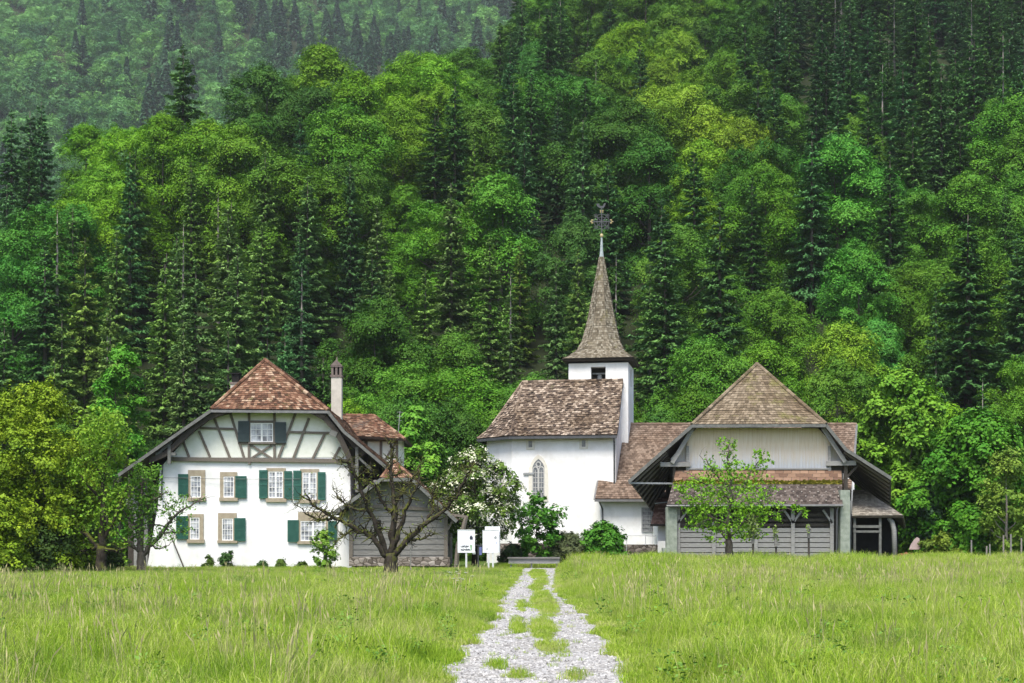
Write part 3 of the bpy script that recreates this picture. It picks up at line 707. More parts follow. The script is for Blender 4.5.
def shutter(par, u0, v0, u1, v1, Y, matn, lab=None):
    mb = MB(); d = .05
    mb.pbox(u0, v0, u1, v1, Y-d, d)
    for k in (0.0, .46, .92):                        # rails
        vv = v0+(v1-v0)*k; mb.pbox(u0+.3, vv+.3, u1-.3, vv+(v1-v0)*.08-.2, Y-d-.02, .019)
    n = 9
    for k in range(n):                               # louvres
        for lo, hi in ((.09,.455),(.55,.915)):
            vv = v0+(v1-v0)*(lo+(hi-lo)*(k+.5)/n); mb.pbox(u0+.9, vv-.32, u1-.9, vv+.25, Y-d-.012, .011)
    part('shutter', mb, [M[matn]], par, lab)
def window(par, fr, pn, shut, Y, cols=2, rows=4, leaves=1, sill=True, smat='shutter', fmat='stone', gm='glass'):
    mb = MB(); (a0,b0,a1,b1), (c0,d0,c1,d1) = fr, pn
    mb.pbox(a0, b0, a1, d0, Y-.06, .06); mb.pbox(a0, d0, c0, d1, Y-.055, .055); mb.pbox(c1, d0, a1, d1, Y-.055, .055)
    mb.pbox(a0-.8, d1, a1+.8, b1, Y-.13, .13)
    f = part('window', mb, [M[fmat]], par)
    g = MB(); g.pbox(c0, d0, c1, d1, Y-.012, .01); part('pane', g, [M[gm]], f)
    s = MB(); wd = (c1-c0)/leaves
    for l in range(leaves):
        x0 = c0+l*wd; x1 = x0+wd
        for q in (x0, x1-.9): s.pbox(q, d0, q+.9, d1, Y-.05, .037)
        s.pbox(x0+.9, d0, x1-.9, d0+.9, Y-.05, .037); s.pbox(x0+.9, d1-.9, x1-.9, d1, Y-.05, .037)
        for k in range(1, cols):
            xx = x0+(x1-x0)*k/cols; s.pbox(xx-.25, d0+.9, xx+.25, d1-.9, Y-.04, .027)
        for k in range(1, rows):
            zz = d0+(d1-d0)*k/rows; s.pbox(x0+.9, zz-.25, x1-.9, zz+.25, Y-.038, .024)
    part('sash', s, [M['sash']], f)
    for sh in shut: shutter(f, *sh[:4], Y-.06, smat, sh[4] if len(sh) > 4 else None)
    return f
YW = YH+.0
window(house, (188,470,205,501), (190.5,476,201,497.5), [(178,474,188,495.5)], YW, 3, 4)
window(house, (220,472,237,501), (223.5,476.5,234,497.5), [(235.2,476,246.5,498)], YW, 3, 4)
window(house, (266.5,468,285.5,502), (268.5,471.5,283,498), [(259,470,267.5,498.5), (284.2,471,292,499)], YW, 2, 5, 2)
window(house, (300,469,319,503), (302.5,472.5,316.5,499.5), [(293.2,470.5,301.2,499.5), (317.8,472,325.5,500)], YW, 2, 5, 2)
window(house, (187.5,514,203.5,543), (190,517.5,199.5,539.5), [(176,516,188,539)], YW, 3, 4)
window(house, (218,513,236.5,543), (222,518.5,233,540.5), [(234.2,518,245.5,541)], YW, 4, 4)
window(house, (298,512,328,544), (300.5,521,325.5,541), [(287.5,520,298.7,542), (328,521,337,541)], YW, 3, 4, 2)
f = window(house, (249,420.5,275,444), (250.5,423,273,442), [(238,421,249.2,442), (274.8,422,286,443)], YH-.10, 2, 3, 2, smat='shutter_dark', fmat='timber')

# roof of the farmhouse
mb = MB(); ZT = {}
Yf = 79.0; Yb = 94.0; Ya = 81.6
ap = P(265, 360, Ya); apb = Vector((ap.x, Yb, ap.z))
def Q(u, v, Y=Yf): return P(u, v, Y)
L1, L2 = Q(211,409), Q(118,474); L15 = Q(165,441)
R1, R15, R2 = Q(328,410), Q(344,430), Q(388,467)
bk = lambda p: Vector((p.x, Yb, p.z))
hm = lambda a, t, dz: a.lerp(ap, t)+Vector((0, 0, dz))
HL, HR = hm(L1, .22, -.10), hm(R1, .22, -.10)
K = dict(w=.19, e=.165, mi=0, dmi=1, th=.03)
mb.tiles(L1, R1, HR, HL, **K); mb.tiles(HL, HR, ap, ap, **K)
mb.tiles(bk(L1), L1, ap, apb, **K); mb.tiles(bk(L15), L15, L1, bk(L1), **K); mb.tiles(bk(L2), L2, L15, bk(L15), **K)
mb.tiles(R1, bk(R1), apb, ap, **K); mb.tiles(R15, bk(R15), bk(R1), R1, **K); mb.tiles(R2, bk(R2), bk(R15), R15, **K)
mb.caps(L1, ap, .11); mb.caps(R1, ap, .11); mb.caps(ap, apb, .12)
roof = part('roof', mb, [M['tile_house'], M['deck']], house)
# verge boards and the curved eaves trim
mb = MB()
for a, b in ((L1, L15), (L15, L2), (R1, R15), (R15, R2)):
    mb.bar(a+Vector((0,-.06,-.10)), b+Vector((0,-.06,-.10)), .17, .05, 0)
mb.bar(L1+Vector((0,-.05,-.12)), R1+Vector((0,-.05,-.12)), .14, .05, 1)
part('verge_board', mb, [M['fascia'], M['gutter']], house)
mb = MB()
def arc(pts, w, Y, d, m=0):
    for a, b in zip(pts[:-1], pts[1:]): mb.bar(P(*a, Y), P(*b, Y), w*Y/F, d, m)
arc([(226,411),(208,418),(192,430),(178,443),(166,454),(150,461)], 5.0, 79.35, .30)
arc([(232,410.5),(214,415),(200,422)], 5, 79.6, .3)
part('eaves_bracket', mb, [M['darkwood'], M['fascia']], house); mb = MB()
arc([(312,411),(325,418),(334,428),(342,441),(349,457),(352,470)], 5.5, 79.35, .30)
arc([(305,410),(322,414),(335,424),(350,440),(364,455)], 5, 79.6, .3)
part('eaves_bracket', mb, [M['darkwood'], M['fascia']], house); mb = MB()
mb.bar(P(156,454,79.3), P(176,454,79.3), .16, .2, 1); mb.bar(P(169.5,445,79.25), P(169.5,464,79.25), .17, .2, 1); mb.bar(P(158,454,79.3), P(172,442,79.3), .13, .16, 1)
part('bracket', mb, [M['darkwood'], M['fascia']], house); mb = MB()
mb.bar(P(330,432,79.25), P(337,435,79.25), .3, .2, 1)
part('bracket', mb, [M['darkwood'], M['fascia']], house); mb = MB()
for u in (357,): mb.bar(P(u,447,79.4), P(u,492,79.4), .17, .2, 1)
mb.bar(P(357,456,79.42), P(372,470,79.42), .13, .15, 1); mb.bar(P(348,476,79.42), P(358,462,79.42), .12, .15, 1)
part('bracket', mb, [M['darkwood'], M['fascia']], house)
# chimneys
def chimney(u0, u1, v0, v1, Y, tall):
    mb = MB(); a = P(u0, v1, Y); b = P(u1, v0, Y); w_ = b.x-a.x; cx = (a.x+b.x)/2; cy = Y+w_/2
    mb.box((a.x, Y, a.z), (b.x, Y+w_, b.z), 0)
    h = .95 if tall else .7; o = .05
    mb.box((a.x-o, Y-o, b.z), (b.x+o, Y+w_+o, b.z+.12), 1)
    if tall:
        s = .13; z0, z1 = b.z+.12, b.z+.12+.48
        for px in (a.x, cx-s/2, b.x-s):
            for py in (Y, Y+w_-s): mb.box((px, py, z0), (px+s, py+s, z1), 1)
        mb.box((a.x+.09, Y+.12, z0), (b.x-.09, Y+w_-.12, z1), 2)
        mb.box((a.x-.04, Y-.04, z1), (b.x+.04, Y+w_+.04, z1+.09), 1)
        z2 = z1+.09
        mb.hexa([(a.x-.05, Y-.05, z2), (b.x+.05, Y-.05, z2), (cx, Y-.05, z2+.34)], [(a.x-.05, Y+w_+.05, z2), (b.x+.05, Y+w_+.05, z2), (cx, Y+w_+.05, z2+.34)], 1)
        mb.tube([(cx, cy, z2+.3), (cx, cy, z2+.55)], [.05, .03], 6, 1)
    else:
        z0 = b.z+.12
        mb.box((a.x+.06, Y+.06, z0), (b.x-.06, Y+w_-.06, z0+.5), 2)
        mb.box((a.x-.02, Y-.02, z0+.5), (b.x+.02, Y+w_+.02, z0+.58), 2)
    part('chimney', mb, [M['concrete'], M['soot'], M['blackvoid']], roof, 'tall pale rendered chimney with an arched cap' if tall else 'short chimney with a dark cap behind the hip')
chimney(331.2, 341.5, 377, 432, 84.5, True)
chimney(230.5, 240, 384, 420, 88, False)
# rear wing to the right
mb = MB(); a0, a1 = 87.6, 93.0
mb.box((PX(340, 88), 88, 0), (PX(398, 88), 93, PZ(436, 88)), 0)
part('wing_wall', mb, [M['panel']], house)
mb = MB()
for u, w_ in ((366, .2), (381, .16), (397, .16)): mb.bar(P(u, 437, 87.95), P(u, 475, 87.95), w_, .1)
mb.bar(P(352, 439, 87.93), P(398, 440, 87.93), .22, .1); mb.bar(P(384, 462, 87.96), P(396, 442, 87.96), .13, .08)
part('wing_timber', mb, [M['timber']], house)
mb = MB(); e0 = P(341, 435, 87.2); e1 = P(405, 439, 87.2); r0 = P(335, 415, 90); r1 = P(374, 415.5, 90); e2 = Vector((e1.x, 93.6, e1.z)); e3 = Vector((e0.x, 93.6, e0.z))
mb.tiles(e0, e1, r1, r0, **K); mb.tiles(e1, e2, r1, r1, **K); mb.tiles(e2, e3, r0, r1, **K)
mb.caps(e1, r1, .1); mb.caps(r0, r1, .1)
part('wing_roof', mb, [M['tile_house'], M['deck']], house)
# dark side gallery on the left, under the long eave
mb = MB(); yl = 81.5
mb.box((PX(128, yl), yl, 0), (PX(157, yl), yl+9, PZ(476, yl)), 0)
for u in (136, 146): mb.bar(P(u, 478, 80.9), P(u, 570, 80.9), .2, .2, 1)
mb.bar(P(126, 512, 80.85), P(157, 512, 80.85), .16, .1, 1)
for k in range(9): mb.bar(P(127+k*3.4, 499, 80.8), P(127+k*3.4, 512, 80.8), .1, .05, 1)
mb.bar(P(126, 499, 80.8), P(157, 499, 80.8), .12, .12, 1)
part('gallery', mb, [M['darkwood'], M['greywood']], house)
mb = MB(); mb.box((PX(351, 83), 83, 0), (PX(384, 83), 87.5, PZ(474, 83)), 0)
part('side_lean_to', mb, [M['darkwood']], house)
mb = MB(); mb.tube([P(161, 477.5, 79.85), P(225, 479, 79.8), P(300, 479, 79.85)], .012, 5)
part('cable', mb, [M['darkmetal']], house)
mb = MB(); mb.tube([P(162.3, 464, 79.85), P(161.5, 500, 79.85)], .05, 6); part('downpipe', mb, [M['darkmetal']], house)

# antenna on the wing
solo_a = MB(); yb = 87.5
solo_a.tube([P(398, 437, 88.6), P(400, 411, 88.6)], .022, 6)
for v, l in ((412, 3.2), (416, 2.6), (420, 2.0)): solo_a.bar(P(399.8-l, v, 88.6), P(399.8+l, v+.4, 88.6), .02, .02)
part('antenna', solo_a, [M['metal']], house)

# ------------------------------------------------------------------ timber shed
YS = 78.0
shed = thing('shed', (PX(397, YS), YS+4, 0), 'grey boarded timber shed with a small tiled gable beside the farmhouse', 'shed')
mb = MB(); fr = [(349,566),(349,503),(374,480),(412,480),(447,512),(447,566)]
mb.hexa([P(u, v, YS) for u, v in fr], [P(u, v, YS)+Vector((0, 7, 0)) for u, v in fr], 0)
for k in range(13): mb.pbox(353, 489+k*5.6, 445.5, 493.6+k*5.6, YS-.03, .028, 0) if k > 2 else None
part('wall', mb, [M['shedwood']], shed)
mb = MB()
for u in (351, 398, 446): mb.bar(P(u, 505 if u != 398 else 482, YS-.07), P(u, 566, YS-.07), .2, .09)
mb.bar(P(349, 505, YS-.075), P(447, 510, YS-.075), .18, .09); mb.pbox(349, 557, 450, 566, YS-.14, .13, 1)
mb.bar(P(447.5, 530, YS-.05), P(456, 515, YS-.05), .12, .12)
mb.tube([P(466, 517, YS-.3), P(463, 530, YS-.3), P(458, 545, YS-.3), P(456, 568, YS-.3)], .13, 7, 0)
mb.bar(P(447, 514, YS-.3), P(468, 517, YS-.3), .14, .14)
part('timber_frame', mb, [M['timber'], M['rubble']], shed)
mb = MB(); mb.pbox(374, 520, 381, 535, YS-.05, .03)
part('window', mb, [M['blackvoid']], shed)
mb = MB(); Yq = 77.0; sa = P(394, 461, 78.3); sab = Vector((sa.x, 85.5, sa.z)); l1 = P(381, 478, Yq); r1 = P(412.5, 478, Yq); l2 = P(333, 513, Yq); r2 = P(457, 520, Yq)
b2 = lambda p: Vector((p.x, 85.5, p.z))
mb.tiles(l1, r1, sa, sa, **K)
mb.tiles(b2(l1), l1, sa, sab, **K); mb.tiles(b2(l2), l2, l1, b2(l1), **K); mb.tiles(r1, b2(r1), sab, sa, **K); mb.tiles(r2, b2(r2), b2(r1), r1, **K)
mb.caps(l1, sa, .09); mb.caps(r1, sa, .09)
part('roof', mb, [M['tile_house'], M['deck']], shed)
mb = MB()
for a, b in ((l1, l2), (r1, r2), (l1, r1)): mb.bar(a+Vector((0,-.05,-.09)), b+Vector((0,-.05,-.09)), .19, .05)
part('verge_board', mb, [M['fascia']], shed)

# ------------------------------------------------------------------ church
cy_, sy_ = math.cos(R(10)), math.sin(R(10)); CO = Vector((PX(616, 92), 92, 0))
def C(a, d, z): return CO+Vector((a*cy_+d*sy_, -a*sy_+d*cy_, z))
def cbox(mb, a0, a1, d0, d1, z0, z1, mi=0): mb.hexa([C(a0,d0,z0),C(a1,d0,z0),C(a1,d1,z0),C(a0,d1,z0)], [C(a0,d0,z1),C(a1,d0,z1),C(a1,d1,z1),C(a0,d1,z1)], mi)
church = thing('church', (CO.x-2, CO.y+4, 0), 'white village church with polygonal choir, tiled roof and pointed shingled steeple', 'church')
ze = PZ(433.5, 92); zr = 12.25
mb = MB()
plan = [(0,0),(-6.83,0),(-8.9,2.0),(-8.9,5.0),(-6.83,7.0),(0,7.0)]
mb.hexa([C(a,d,-.2) for a, d in plan], [C(a,d,ze) for a, d in plan])
mb.hexa([C(-.35,0,ze),C(-.35,7,ze),C(-.35,3.5,zr-.25)], [C(0,0,ze),C(0,7,ze),C(0,3.5,zr-.25)])
part('choir_wall', mb, [M['plaster_church']], church)
mb = MB()
E = [(.12,-.55),(-6.95,-.55),(-9.5,1.8),(-9.5,5.2),(-6.95,7.55),(.12,7.55)]
RG = [(.12,3.5),(-6.7,3.5),(-6.7,3.5),(-6.7,3.5),(-6.7,3.5),(.12,3.5)]
K2 = dict(w=.20, e=.19, mi=0, dmi=1, th=.045, jit=.6)
zE = ze-.12
ev = [C(a,d,zE) for a, d in E]; rg = [C(a,d,zr) for a, d in RG]
t1 = .20; md = [C(a+(A-a)*t1, d+(D-d)*t1, zE+(zr-zE)*.125) for (a,d), (A,D) in zip(E, RG)]
t2 = .40; md2 = [C(a+(A-a)*t2, d+(D-d)*t2, zE+(zr-zE)*.335) for (a,d), (A,D) in zip(E, RG)]
for i in range(5):
    j = i+1
    mb.tiles(ev[j], ev[i], md[i], md[j], **K2); mb.tiles(md[j], md[i], md2[i], md2[j], **K2); mb.tiles(md2[j], md2[i], rg[i], rg[j], **K2)
for i in (1, 2, 3, 4):
    mb.caps(ev[i], md[i], .10); mb.caps(md[i], md2[i], .10); mb.caps(md2[i], rg[i], .10)
mb.caps(rg[0], rg[1], .12)
part('choir_roof', mb, [M['tile_church'], M['darkwood']], church)
mb = MB()
for i in range(5): mb.bar(ev[i]+Vector((0,0,-.12)), ev[i+1]+Vector((0,0,-.12)), .16, .13)
part('gutter', mb, [M['darkmetal']], church)
mb = MB(); mb.tube([C(-.1,-.5,zE-.1), C(-.1,-.12,zE-.5), C(-.1,-.12,3.0)], .055, 7); part('downpipe', mb, [M['darkmetal']], church)

def gothic(par, ua, w_, z0, z1, facet=None):      # pointed window in the choir: surround, tracery, leaded panes
    if facet is None: T = lambda x, z, y: C(ua+x, y, z)
    else:
        p, q = facet; ex = Vector((q[0]-p[0], q[1]-p[1])).normalized(); nn = Vector((ex.y, -ex.x)); 
        if nn.y > 0: nn = -nn
        T = lambda x, z, y: C(p[0]+ex.x*(ua+x)-nn.x*y, p[1]+ex.y*(ua+x)-nn.y*y, z)
    def outline(w, z0, z1, n=7):
        rad = w*1.05; zs = z1-math.sqrt(max(rad**2-(rad-w/2)**2, 0)); pts = [(-w/2, z0), (w/2, z0)]
        tot = math.acos((rad-w/2)/rad)
        pts += [(w/2-rad+rad*math.cos(tot*k/n), zs+rad*math.sin(tot*k/n)) for k in range(n+1)]
        pts += [(-(w/2-rad+rad*math.cos(tot*k/n)), zs+rad*math.sin(tot*k/n)) for k in range(n-1, -1, -1)]
        return pts, zs
    oo, _ = outline(w_+.46, z0-.1, z1+.30); ii, zs = outline(w_, z0, z1)
    mb = MB(); n = len(oo)
    for k in range(n):
        a, b = k, (k+1) % n
        mb.hexa([T(*oo[a],-.05), T(*oo[b],-.05), T(*ii[b],-.05), T(*ii[a],-.05)], [T(*oo[a],.0), T(*oo[b],.0), T(*ii[b],.0), T(*ii[a],.0)], 0)
    f = part('window', mb, [M['palestone']], par)
    g = MB(); g.hexa([T(*q,-.012) for q in ii], [T(*q,-.002) for q in ii]); part('pane', g, [M['church_glass']], f)
    s = MB(); bw = .07
    s.bar(T(0,z0,-.035), T(0,zs+.1,-.035), .11, .03)
    for sx in (-1, 1):
        s.bar(T(sx*w_*.46,z0,-.033), T(sx*w_*.46,zs,-.033), bw, .025); s.bar(T(sx*w_*.23,z0,-.03), T(sx*w_*.23,zs,-.03), .03, .02)
        for k in range(5): 
            aa = math.pi*k/5; bb = math.pi*(k+1)/5; r_ = w_*.22
            s.bar(T(sx*w_*.24+r_*math.cos(aa), zs+r_*math.sin(aa)*1.3, -.034), T(sx*w_*.24+r_*math.cos(bb), zs+r_*math.sin(bb)*1.3, -.034), bw, .026)
    for k in range(10):
        aa = 2*math.pi*k/10; bb = 2*math.pi*(k+1)/10; r_ = w_*.19; zc = zs+w_*.48
        s.bar(T(r_*math.cos(aa), zc+r_*math.sin(aa), -.034), T(r_*math.cos(bb), zc+r_*math.sin(bb), -.034), bw, .026)
    nr = max(4, int((zs-z0)/.30))
    for k in range(nr): s.bar(T(-w_*.46, z0+(zs-z0)*(k+.5)/nr, -.028), T(w_*.46, z0+(zs-z0)*(k+.5)/nr, -.028), .035, .015)
    part('tracery', s, [M['tracery']], f)
ug = (PX(538.5, 92.8)-CO.x)/cy_
gothic(church, ug, .82, PZ(500, 92.8), PZ(459, 92.8))
gothic(church, 1.45, .72, PZ(500, 94.4), PZ(463.5, 94.4), ((-6.83,0),(-8.9,2.0)))
mb = MB(); mb.hexa([C(ug-1.0,-.1,PZ(474.5,92.8)),C(ug-.3,-.1,PZ(474.5,92.8)),C(ug-.3,-.06,PZ(474.5,92.8)),C(ug-1.0,-.06,PZ(474.5,92.8))], [C(ug-1.0,-.1,PZ(472.5,92.8)),C(ug-.3,-.1,PZ(472.5,92.8)),C(ug-.3,-.06,PZ(472.5,92.8)),C(ug-1.0,-.06,PZ(472.5,92.8))])
part('bracket', mb, [M['metal']], church)
for u in (530.5, 583.5):
    aa = (PX(u, 92.6)-CO.x)/cy_; z0, z1 = PZ(447, 92.6), PZ(440.5, 92.6)
    mb = MB()
    for x0, x1, q0, q1 in ((-.28,.28,z1,z1+.14),(-.28,.28,z0-.14,z0),(-.28,-.12,z0,z1),(.12,.28,z0,z1)): cbox(mb, aa+x0, aa+x1, -.05, -.002, q0, q1)
    f = part('slit_window', mb, [M['palestone']], church)
    mb = MB(); cbox(mb, aa-.12, aa+.12, -.02, -.005, z0, z1); part('pane', mb, [M['church_glass']], f)
# tower
ta0, ta1, td0, td1 = -3.60, .44, 3.75, 7.79; zt = PZ(362.5, 95.7)
mb = MB()
TC = C((ta0+ta1)/2, (td0+td1)/2, 0)
ob = (PX(598.3, 95.9)-CO.x-td0*sy_)/cy_; ow = .50; oz0, oz1 = PZ(384, 95.8), PZ(366.5, 95.8)
cbox(mb, ta0, ta1, td0, td1, -.2, oz0)            # shaft, then the belfry walls round its openings
cbox(mb, ta0, ob-ow, td0, td0+.5, oz0, zt); cbox(mb, ob+ow, ta1, td0, td0+.5, oz0, zt); cbox(mb, ob-ow, ob+ow, td0, td0+.5, oz1, zt)
cbox(mb, ta0, ta1, td1-.5, td1, oz0, zt); cbox(mb, ta0, ta0+.5, td0+.5, td1-.5, oz0, zt)
cbox(mb, ta1-.5, ta1, td0+.5, td0+1.5, oz0, zt); cbox(mb, ta1-.5, ta1, td0+2.6, td1-.5, oz0, zt); cbox(mb, ta1-.5, ta1, td0+1.5, td0+2.6, oz1, zt)
part('tower', mb, [M['plaster_church']], church)
mb = MB(); cbox(mb, ta0+.5, ta1-.5, td0+1.2, td0+1.25, oz0, zt)
for k in range(5): cbox(mb, ob-ow, ob+ow, td0+.12+k*.0, td0+.2, oz0+.75+k*.16, oz0+.80+k*.16) if k > 1 else None
for k in range(8): cbox(mb, ta1-.4, ta1-.25, td0+1.5, td0+2.6, oz0+.08+k*.15, oz0+.13+k*.15)
part('louvre', mb, [M['darkwood']], church)
mb = MB()   # bell
prof = [(.0,.62),(.12,.60),(.17,.5),(.19,.25),(.25,.08),(.31,0)]; n = 14; bc = C(ob+.02, td0+.75, oz0+.12)
rings = [[bc+Vector((r_*math.cos(2*math.pi*k/n), r_*math.sin(2*math.pi*k/n), z)) for k in range(n)] for r_, z in prof]
for a, b in zip(rings[:-1], rings[1:]):
    for k in range(n): mb.face([b[k], b[(k+1) % n], a[(k+1) % n], a[k]])
mb.bar(C(ob-.5, td0+.75, oz0+.8), C(ob+.5, td0+.75, oz0+.8), .1, .1)
part('bell', mb, [M['metal']], church)
mb = MB(); cbox(mb, ta1+.002, ta1+.03, td0+1.9, td0+2.2, 7.9, 9.6); part('slit_window', mb, [M['church_glass']], church)
# spire: square flared eaves turning into a slender octagon
def ring(h, half, sq):
    pts = []
    for k in range(8):
        an = math.pi/4*k+math.pi/8
        o = Vector((math.cos(an), math.sin(an)))/math.cos(math.pi/8)*half
        s_ = max(abs(math.cos(an)), abs(math.sin(an))); q = Vector((math.cos(an), math.sin(an)))/s_*half
        q2 = Vector((math.copysign(min(abs(q.x), half) if abs(q.x) < half*.99 else half, q.x), q.y))
        c = Vector((math.copysign(half, math.cos(an)), math.copysign(half, math.sin(an))))
        p = o.lerp(c, sq)
        pts.append(TC+Vector((p.x*cy_+p.y*sy_, -p.x*sy_+p.y*cy_, h)))
    return pts
YT = 97.6
def zz(v): return PZ(v, YT)
LV = [(361.5,2.42,.92),(357.5,2.02,.75),(351,1.58,.45),(341,1.28,.15),(327,1.04,0),(312,.83,0),(283,.48,0),(256,.165,0)]
rings = [ring(zz(v), h, s_) for v, h, s_ in LV]
mb = MB()
for a, b in zip(rings[:-1], rings[1:]):
    for k in range(8):
        j = (k+1) % 8
        mb.tiles(a[k], a[j], b[j], b[k], w=.13, e=.17, mi=0, dmi=1, th=.022, deck=.06, jit=.35)
base_r = ring(zz(361.5)-.06, 2.40, .92)
mb.face(list(reversed(base_r)), 1)
spire = part('spire', mb, [M['shingle'], M['darkwood']], church)
mb = MB(); b0 = ring(zz(362)-.14, 2.36, 1); b1 = ring(zz(362)-.05, 2.44, 1)
cor = [0, 1, 2, 3, 4, 5, 6, 7]; mb.hexa(b0, b1); part('eaves', mb, [M['darkwood']], church)
mb = MB(); x, y = TC.x, TC.y
mb.tube([(x,y,zz(258)), (x,y,zz(250)), (x,y,zz(236))], [.17,.11,.06], 10, 0)
mb.tube([(x,y,zz(236.5)), (x,y,zz(235.5)), (x,y,zz(234)), (x,y,zz(232.5))], [.06,.12,.12,.05], 10, 1)
part('lead_cap', mb, [M['lead'], M['gold']], spire)
mb = MB(); zc = zz(220.5); px_ = YT/F      # wrought-iron cross: ring, scrolls, gilded ends, weathercock
mb.bar((x,y,zz(232)), (x,y,zz(207)), .07, .07, 0); mb.bar((x-12*px_,y,zc), (x+12*px_,y,zc), .07, .06, 0)
for rr, tk in ((.33,.05),(.52,.04)):
    for k in range(20):
        a, b = 2*math.pi*k/20, 2*math.pi*(k+1)/20
        mb.bar((x+rr*math.cos(a),y,zc+rr*math.sin(a)), (x+rr*math.cos(b),y,zc+rr*math.sin(b)), tk, .05, 0)
for q in range(4):
    a = math.pi/4+math.pi/2*q; mb.bar((x+.1*math.cos(a),y,zc+.1*math.sin(a)), (x+.62*math.cos(a),y,zc+.62*math.sin(a)), .05, .05, 0)
    cx2, cz2 = x+.58*math.cos(a), zc+.58*math.sin(a)
    for k in range(9):
        b, c = 2*math.pi*k/9, 2*math.pi*(k+1)/9; mb.bar((cx2+.11*math.cos(b),y,cz2+.11*math.sin(b)), (cx2+.11*math.cos(c),y,cz2+.11*math.sin(c)), .035, .04, 0)
for sx in (-1, 1):
    for dz in (0, .1, -.1): mb.tube([(x+sx*(9.4-abs(dz)*8)*px_,y,zc+dz), (x+sx*(11.6-abs(dz)*12)*px_,y,zc+dz)], [.05,.04], 6, 1)
for dz in (0, .1): mb.tube([(x-.12,y,zz(211)+dz), (x+.12,y,zz(211)+dz)], .035, 6, 1)
mb.prism([(x-.3,y,zz(207)+.12),(x-.1,y,zz(207)),(x+.14,y,zz(207)+.02),(x+.24,y,zz(207)+.2),(x+.3,y,zz(207)+.34),(x+.17,y,zz(207)+.34),(x+.08,y,zz(207)+.16),(x-.08,y,zz(207)+.15),(x-.22,y,zz(207)+.34),(x-.36,y,zz(207)+.3)], (0,.03,0), 0)
part('cross', mb, [M['darkmetal'], M['gold']], spire)

# ------------------------------------------------------------------ long tiled building joining church and barn
annex = thing('parish_building', (PX(640, 93), 94, 0), 'low white building with a long brown tiled roof between church and barn', 'building')
mb = MB(); ya = 91.2
mb.box((PX(600.5, ya), ya, -.2), (PX(671, ya), 97, PZ(497.5, ya)), 0)
mb.box((PX(671, ya)+.0, 92.3, -.2), (PX(836, 97.5), 103, PZ(470, 95)), 0)
part('wall', mb, [M['plaster']], annex)
mb = MB(); K3 = dict(w=.20, e=.24, mi=0, dmi=1, th=.03, jit=.35)
zr_ = PZ(424.5, 97.5); yr = 97.5; ye = 90.6; zE_ = PZ(499, ye)
def pln(u, t): y = ye+(yr-ye)*t; return Vector((PX(u, y), y, zE_+(zr_-zE_)*t))
rl = pln(625.5, 1); rr_ = pln(856, 1)
mb.tiles(pln(618.5,.46), pln(853,.46), rr_, rl, **K3)
mb.tiles(pln(595,0), pln(672,0), pln(675,.46), pln(601.5,.46), **K3)
mb.tiles(pln(672.2,0), pln(851,0), pln(853,.46), pln(675.2,.46), **K3)
mb.tiles(Vector((rr_.x,104.4,zE_)), Vector((rl.x,104.4,zE_)), rl, rr_, **K3)
mb.caps(rl, rr_, .13); 
aroof = part('roof', mb, [M['tile_annex'], M['deck']], annex)
mb = MB(); mb.bar(pln(594.5,0)+Vector((0,-.06,-.1)), pln(672,0)+Vector((0,-.06,-.1)), .14, .14)
part('gutter', mb, [M['gutter']], annex); mb = MB()
mb.bar(pln(601.5,.46)+Vector((-.03,0,-.03)), pln(595,0)+Vector((-.03,0,-.03)), .14, .06); part('verge_board', mb, [M['gutter']], annex); mb = MB(); mb.bar(rl+Vector((-.04,0,-.03)), pln(618.5,.46)+Vector((-.04,0,-.03)), .14, .06)
part('verge_board', mb, [M['gutter']], annex); mb = MB(); mb.bar(rr_+Vector((.04,0,0)), pln(853,.4)+Vector((.04,0,0)), .14, .08)
part('verge_board', mb, [M['gutter']], annex)
mb = MB(); mb.tube([P(599, 501, 90.5), P(602.5, 509, 91.05), P(603, 552, 91.05)], .055, 7); part('downpipe', mb, [M['darkmetal']], annex)
mb = MB(); mb.pbox(641.5, 507.5, 655, 532, ya-.05, .045, 0)
f = part('window', mb, [M['metal']], annex)
mb = MB(); mb.pbox(642.3, 508.5, 654.2, 531, ya-.07, .018, 0); part('pane', mb, [M['church_glass']], f)
mb = MB()
for k in range(6): mb.pbox(642.6+k*2.1, 508, 643.1+k*2.1, 531.5, ya-.10, .02)
for k in range(6): mb.pbox(642, 511+k*4, 654.6, 511.5+k*4, ya-.118, .016)
part('grille', mb, [M['metal']], f)
porch = thing('porch', (PX(663, 88), 89, 0), 'small white porch with a reddish tiled roof against the barn', 'porch')
mb = MB(); mb.box((PX(658, 88), 88, -.1), (PX(672, 88), 91.1, PZ(524, 88))); part('wall', mb, [M['plaster']], porch)
mb = MB(); mb.tiles(P(650.5, 524.5, 87.3), P(674, 524.5, 87.3), P(674, 498, 90.4), P(657, 498, 90.4), w=.2, e=.2, mi=0, dmi=1, deck=.12); mb.bar(P(650.5, 525, 87.25), P(674, 525, 87.25), .12, .1, 1)
part('roof', mb, [M['tile_porch'], M['darkwood']], porch)

